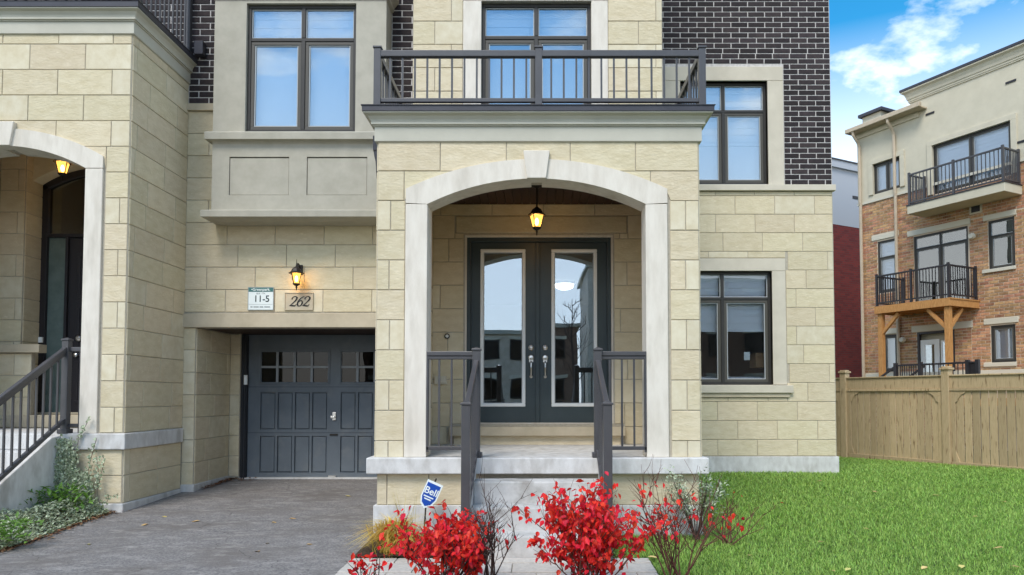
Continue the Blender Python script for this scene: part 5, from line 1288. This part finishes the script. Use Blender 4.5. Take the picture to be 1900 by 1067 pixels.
# lawn: denser near the viewer
pts = []
for y0, y1, dens in ((4.9, 6.5, 7000), (6.5, 8.5, 6000), (8.5, 11.5, 4600), (11.5, 17.5, 2800)):
    x0, x1 = .6, y1 * .78 + .6; n = int((x1 - x0) * (y1 - y0) * dens)
    x = rng.uniform(x0, x1, n); y = rng.uniform(y0, y1, n)
    ok = inside_fence(x, y) & (x < y * .76 + .5)
    ok &= ~((y > RW - .06) & (x < HX1 + .06)) & ~((y > PF - .06) & (x < PX1 + .09)) & ~((y < SF - .8) & (x < .96)) & ~((y < PF) & (x < SX1 + .05))
    ok &= ~((x < BX1) & (y > PF))
    patch = np.sin(x * 2.1 + 1) * np.sin(y * 1.7) + np.sin(x * 5.3) * np.sin(y * 4.1 + 2) * .5
    ok &= rng.uniform(-1.8, .1, n) < patch + .9
    pts.append(np.stack([x[ok], y[ok], gh(x[ok], y[ok])], 1))
P = np.concatenate(pts); n = len(P)
V, Fc = blades(P, rng.uniform(.028, .075, n), rng.uniform(.0035, .0062, n) * (1 + (P[:, 1] - 6) * .12), .95)
g = mass('lawn_grass', V, Fc, M['grass']); tag(g, 'short bright green lawn grass to the right of the steps', 'grass', kind='stuff')

def leaf_mesh(name, mat, L=.05, w=.028, bend=.25):
    v = [(0, 0, 0), (w * .42, L * .3, .004), (w * .5, L * .55, .002 - bend * L * .15), (0, L, -bend * L * .5), (-w * .5, L * .55, .002 - bend * L * .15), (-w * .42, L * .3, .004), (0, L * .35, -.004), (0, L * .65, -.005 - bend * L * .2)]
    f = [(0, 1, 6), (1, 2, 7, 6), (2, 3, 7), (3, 4, 7), (4, 5, 6, 7), (5, 0, 6)]
    m = bpy.data.meshes.new(name); m.from_pydata(v, [], f); m.materials.append(mat); return m
LEAF = [leaf_mesh('leaf', M['redleaf'], .052, .032, b) for b in (.1, .5, .9)]
def bush(name, x, y, label, stems, spread, height, n_leaf, sub, leaf_lo, leaf_hi, seed, twig, group, side=0, leaf_shape=LEAF, budget=300, size=1.0, extra=0, clump=1.0, droop=.5, env=None, levels=2):
    rd = random.Random(seed); z0 = ground_h(x, y); r = empty(name, (x, y, z0)); tag(r, label, 'shrub', group)
    tw = MB(); spots = []
    def branch(p, d, l, rad, lev):
        pts = [p]; q = p.copy(); dd = d.copy(); k = 5
        for i in range(k):
            dd = (dd + Vector((rd.uniform(-.16, .16), rd.uniform(-.16, .16), rd.uniform(-.04, .12)))).normalized(); q = q + dd * l / k; pts.append(q.copy())
        tw.tube(pts, [max(rad * (1 - .75 * i / k), .0011) for i in range(k + 1)], 5, cap=False)
        for i in range(1, k + 1): spots.append((pts[i], (pts[i] - pts[i - 1]).normalized(), lev))
        if lev > 0:
            for i in range(sub):
                t = rd.uniform(.3, .98); j = min(int(t * k), k - 1); b = pts[j].lerp(pts[j + 1], t * k - j)
                nd = (d * .8 + Vector((rd.uniform(-1, 1), rd.uniform(-1, 1), rd.uniform(-.1, .75)))).normalized(); branch(b, nd, l * rd.uniform(.35, .6), rad * .55, lev - 1)
    for i in range(stems):
        a = rd.uniform(0, 2 * math.pi); o = rd.uniform(0, 1) ** .6 * spread
        tip = Vector((math.cos(a) * o + side * height * .3, math.sin(a) * o * .8, height * rd.uniform(.65, 1) * (1 - .35 * (o / max(spread, .01)) ** 2)))
        branch(Vector((x + rd.uniform(-.06, .06), y + rd.uniform(-.06, .06), z0)), tip.normalized(), tip.length * .8, .0075, levels)
    tw.build('branches', twig, r)
    sel = [s for s in spots if s[0].z - z0 > leaf_lo * height and s[0].z - z0 < leaf_hi * height and (env is None or env(s[0]))]
    rd.shuffle(sel); made = 0; extraV = []
    i = 0
    while made < n_leaf and sel:
        p, d, lev = sel[i % len(sel)]; i += 1
        if i > 40 * n_leaf: break
        side_ = Vector((rd.uniform(-1, 1), rd.uniform(-1.2, .6), rd.uniform(-.9, .4))).normalized()
        dv_ = (d * .3 + side_ + Vector((0, 0, -droop))).normalized()
        pos = p + Vector((rd.gauss(0, .012), rd.gauss(0, .012), rd.gauss(0, .012))) * clump
        zq = Vector((rd.uniform(-.6, .6), rd.uniform(-1, -.1), rd.uniform(.1, 1))); q = dv_.to_track_quat('Y', 'Z')
        roll = Matrix.Rotation(rd.uniform(-.9, .9), 4, 'Y'); s_ = size * rd.uniform(.65, 1.25)
        mat = Matrix.Translation(pos) @ q.to_matrix().to_4x4() @ roll @ Matrix.Scale(s_, 4)
        if made < budget:
            o = bpy.data.objects.new('leaf', rd.choice(leaf_shape)); COL.objects.link(o); o.parent = r; o.matrix_parent_inverse = WORLD[r.name]; o.matrix_basis = mat
        else: extraV.append(mat)
        made += 1
    if extraV:
        vv = []; ff = []
        base = [v.co.copy() for v in leaf_shape[1].vertices]; fl_ = [tuple(pp.vertices) for pp in leaf_shape[1].polygons]
        for m_ in extraV:
            n0 = len(vv); vv += [tuple(m_ @ c) for c in base]; ff += [tuple(n0 + k for k in f_) for f_ in fl_]
        mm = bpy.data.meshes.new('foliage'); mm.from_pydata(vv, [], ff); mm.materials.append(M['redleaf_i']); tag(link('foliage', mm, r), kind='stuff')
    return r
G1 = 'red-leaved shrubs before the steps'
YB = 5.2
bush('red_shrub', WX(1092, YB), YB, 'dense bright red shrub right of the step centre, covering the right stair post', 28, .50, .82, 1900, 4, .06, 1.2, 11, M['twig_red'], G1, size=1.0)
bush('red_shrub', WX(828, YB), YB, 'red shrub half bare left of the steps, below the blue yard sign', 24, .44, .66, 1350, 4, .06, 1.15, 23, M['twig'], G1, size=1.0, env=lambda p: p.x < WX(888, YB) + .02)
bush('red_shrub', WX(905, 5.3), 5.3, 'nearly bare dark twiggy shrub before the left side of the steps', 9, .26, .84, 30, 4, .3, .8, 31, M['twig'], G1, size=.9)
bush('red_shrub', WX(1250, 5.45), 5.45, 'thin bare branched shrub with few red leaves at the lawn edge', 14, .5, 1.04, 120, 4, .4, .75, 45, M['twig_red'], G1, size=.9)
bush('red_shrub', WX(692, YB), YB, 'small sparse red shrub at the driveway edge, leftmost of the red ones', 6, .16, .46, 44, 2, .3, 1.2, 52, M['twig'], G1, size=1.1, levels=1)
# variegated shrub by the corner of the portico
vx, vy = WX(1288, 6.9), 6.9; vs = empty('variegated_shrub', (vx, vy, ground_h(vx, vy))); tag(vs, 'pale green variegated shrub beside the right corner of the porch base', 'shrub')
tw = MB(); P = []
for k in range(12):
    a = rng.uniform(0, 6.28); o = rng.uniform(.1, .32); top = Vector((vx + math.cos(a) * o, vy + math.sin(a) * o * .6, ground_h(vx, vy) + rng.uniform(.45, .72)))
    b = Vector((vx, vy, ground_h(vx, vy))); m_ = b.lerp(top, .5) + Vector((rng.uniform(-.04, .04), 0, .04)); tw.tube([b, m_, top], [.007, .005, .002], 5)
    for j in range(70): t = rng.uniform(.55, 1.05); q = b.lerp(top, t); P.append((q.x + rng.normal(0, .035), q.y + rng.normal(0, .035), q.z + rng.normal(0, .035)))
tw.build('stems', M['twig'], vs); V, Fc = leaves_np(np.array(P), .045, 1.0, .5); tag(mass('foliage', V, Fc, M['ivy'], vs), kind='stuff')
bush('bare_shrub', WX(1345, 6.8), 6.8, 'low bare brown twigs spreading over the lawn before the house corner', 9, .5, .5, 8, 3, .5, 1, 66, M['twig_red'], None, size=.6)

# yellow ornamental grass before the porch base
yx, yy = WX(735, 6.45), 6.45; n = 1100
P = np.stack([yx + rng.normal(0, .05, n), yy + rng.normal(0, .05, n), np.full(n, ground_h(yx, yy))], 1)
V, Fc = blades(P, rng.uniform(.28, .6, n), rng.uniform(.005, .010, n), .62, 1.25)
yg = empty('ornamental_grass', (yx, yy, ground_h(yx, yy))); tag(yg, 'yellow tuft of ornamental grass at the left corner of the porch base', 'grass')
tag(mass('blades', V, Fc, M['ygrass'], yg), kind='stuff')
n = 26; P = np.stack([yx + .12 + rng.normal(0, .05, n), yy + rng.normal(0, .04, n), np.full(n, ground_h(yx, yy))], 1)
V, Fc = blades(P, rng.uniform(.5, .72, n), np.full(n, .004), .25, .2); tag(mass('dry_stalks', V, Fc, M['dryleaf'], yg), kind='stuff')

# neighbour's bed: soil, ground cover, ivy on the wall, weeds and litter
edge = [W(p, q, 1)[0] for p, q in ((0, 0),)]
def drive_edge(y): return -4.84 + .03 * math.sin(y * 3)
bedm = MB(); ysb = fr_(4.8, 8.22, 10)
for y in ysb:
    xe = drive_edge(y); bedm.v += [(-7.5, y, ground_h(-7, y) + .12), (xe - .35, y, ground_h(xe, y) + .10), (xe, y, ground_h(xe, y) + .016)]
for i in range(len(ysb) - 1):
    for k in range(2): a = i * 3 + k; bedm.f.append((a, a + 1, a + 4, a + 3))
o = bedm.build('neighbour_bed', M['mulch']); o['kind'] = 'structure'
def bed_z(x, y):
    xe = np.array([drive_edge(q) for q in y]); t = np.clip((xe - x) / .35, 0, 1); return gh(x, y) + .016 + .09 * t
n = 15000; y = rng.uniform(5.2, 8.22, n); x = np.array([drive_edge(q) for q in y]) - rng.uniform(0.02, 1.0, n) ** 1.3 * 1.3
ok = ~((x < nsr + .02) & (y > NP - .05 - .28 * nr)); x, y = x[ok], y[ok]
hum = (np.sin(x * 6) * np.sin(y * 5 + 1) * .5 + .5)
z = bed_z(x, y) + rng.uniform(0, 1, len(x)) * (.05 + .13 * hum) * np.clip((np.array([drive_edge(q) for q in y]) - x) / .25, .15, 1)
V, Fc = leaves_np(np.stack([x, y, z], 1), .042, .8, .5)
gc = mass('ground_cover', V, Fc, M['ivy']); tag(gc, 'pale variegated ground cover along the left edge of the driveway', 'ground cover', kind='stuff')
# climbing part on the portico base
iv = empty('climbing_ivy', (WX(150, NP), NP - .06, .1)); tag(iv, 'green and white ivy climbing the base of the left portico', 'ivy')
P = []; vm = MB()
for k in range(52):
    bx_ = rng.uniform(108, 178); tx = bx_ + rng.uniform(-18, 22); topy = 812 + max(0, (bx_ - 125)) * 2.6 + abs(rng.normal(0, 28))
    pts_ = []
    for j in range(9):
        t = j / 8; xq = bx_ + (tx - bx_) * t + math.sin(t * 6 + k) * 3; yq = 945 - (945 - topy) * t
        X_, Z_ = W(xq, yq, NP - .06); pts_.append(Vector((X_, NP - .065 - .03 * random.random(), max(Z_, .14))))
    vm.tube(pts_, .003, 4, cap=False)
    for a, b in zip(pts_, pts_[1:]):
        for m_ in range(26): q = a.lerp(b, rng.uniform()); P.append((q.x + rng.normal(0, .028), q.y - abs(rng.normal(0, .025)), q.z + rng.normal(0, .025)))
strands = [[(140, 900), (146, 840), (147, 810), (160, 790), (168, 772)], [(165, 880), (172, 850), (178, 822), (181, 812)], [(186, 905), (190, 880), (197, 855), (194, 843)], [(188, 900), (184, 860), (181, 845)], [(165, 895), (172, 870), (175, 862)], [(200, 935), (205, 918), (218, 922), (222, 915)]]
for s_ in strands:
    pv = [Vector((W(p, q, NP - .06)[0], NP - .07 - (.02 if q > 835 else 0), W(p, q, NP - .06)[1])) for p, q in s_]
    vm.tube(pv, .003, 4, cap=False)
    for a, b in zip(pv, pv[1:]):
        L_ = (b - a).length
        for j in range(int(L_ / .035) * 2 + 2): q = a.lerp(b, j / (int(L_ / .035) * 2 + 2)); P.append((q.x + rng.normal(0, .008), q.y - abs(rng.normal(0, .01)), q.z))
vm.build('vines', M['twig'], iv); V, Fc = leaves_np(np.array(P), .038, .6, .7, wall=True); tag(mass('foliage', V, Fc, M['ivy'], iv), kind='stuff')
# bright weeds
def weed(px, py, Y, s, label, n=150):
    X_, Z_ = W(px, py, Y); Z_ = ground_h(X_, Y) + .09; r = empty('weed', (X_, Y, Z_)); tag(r, label, 'weed', 'bright weeds in the left bed')
    P = np.stack([X_ + rng.normal(0, .09 * s, n), Y + rng.normal(0, .06 * s, n), Z_ + rng.uniform(0, .2 * s, n)], 1); V, Fc = leaves_np(P, .075 * s, .9, .35)
    tag(mass('leaves', V, Fc, M['weed'], r), kind='stuff')
weed(125, 915, 7.95, 1.3, 'bright green weed below the climbing ivy'); weed(70, 925, 7.9, 1.2, 'bright green weed beside the sloping step wall'); weed(18, 1015, 6.55, 1.0, 'green weed at the lower left corner by the driveway'); weed(12, 935, 7.6, .9, 'yellow green weed at the left edge of the picture', 90)
n = 900; y = rng.uniform(5.9, 8.3, n); x = np.array([drive_edge(q) for q in y]) + rng.normal(-.02, .05, n)
V, Fc = leaves_np(np.stack([x, y, gh(x, y) + .02 + rng.uniform(0, .015, n)], 1), .04, .25, .5); tag(mass('leaf_litter', V, Fc, M['litter']), 'brown leaf litter along the left edge of the driveway', 'leaf litter', kind='stuff')
n = 220; t = rng.uniform(0, 1, n) ** 1.5; y = GD - t * .9; x = jx + .03 + np.abs(rng.normal(0, .05, n)) + np.where(rng.uniform(0, 1, n) > .6, rng.uniform(0, .35, n) * (t < .2), 0)
V, Fc = leaves_np(np.stack([x, y, gh(x, y) + .02 + rng.uniform(0, .02, n)], 1), .045, .3, .5); tag(mass('leaf_litter', V, Fc, M['litter']), 'brown leaf litter gathered in the corner of the garage recess', 'leaf litter', kind='stuff')
# fallen leaves one could count
FL = [leaf_mesh('fallen_leaf', M['dryleaf'], .085, .055, b) for b in (.15, .35)]
def fallen(px, py, label, group, dz, s=1.0):
    dy_ = (CY - py) / F; lo, hi = 4.0, 16.0
    for _ in range(40):
        m_ = (lo + hi) / 2; X_, Z_ = W(px, py, m_)
        if Z_ > ground_h(X_, m_) + dz: lo = m_
        else: hi = m_
    X_, Z_ = W(px, py, lo); o = link('fallen_leaf', random.choice(FL), None, loc=(X_, lo, ground_h(X_, lo) + dz), rot=random.uniform(0, 6.3)); o.scale = (s, s, s)
    tag(o, label, 'leaf', group)
for px, py in ((1526, 892), (1602, 980), (1518, 1005), (1730, 918), (1815, 958), (1867, 931), (1391, 1031), (1550, 1060), (1784, 1048), (1720, 1051), (1864, 1016), (1877, 1050), (1578, 1054), (1617, 911), (1202, 1033)):
    fallen(px, py, 'small pale fallen leaf lying on the green lawn', 'leaves fallen on the lawn', .05, random.uniform(.7, 1.15))
for px, py in ((276, 972), (371, 966), (497, 1008), (536, 962), (503, 969), (568, 1010), (481, 1023), (165, 1010), (640, 920), (300, 958)):
    fallen(px, py, 'small pale fallen leaf lying on the grey driveway', 'leaves fallen on the driveway', .02, random.uniform(.6, 1.2))
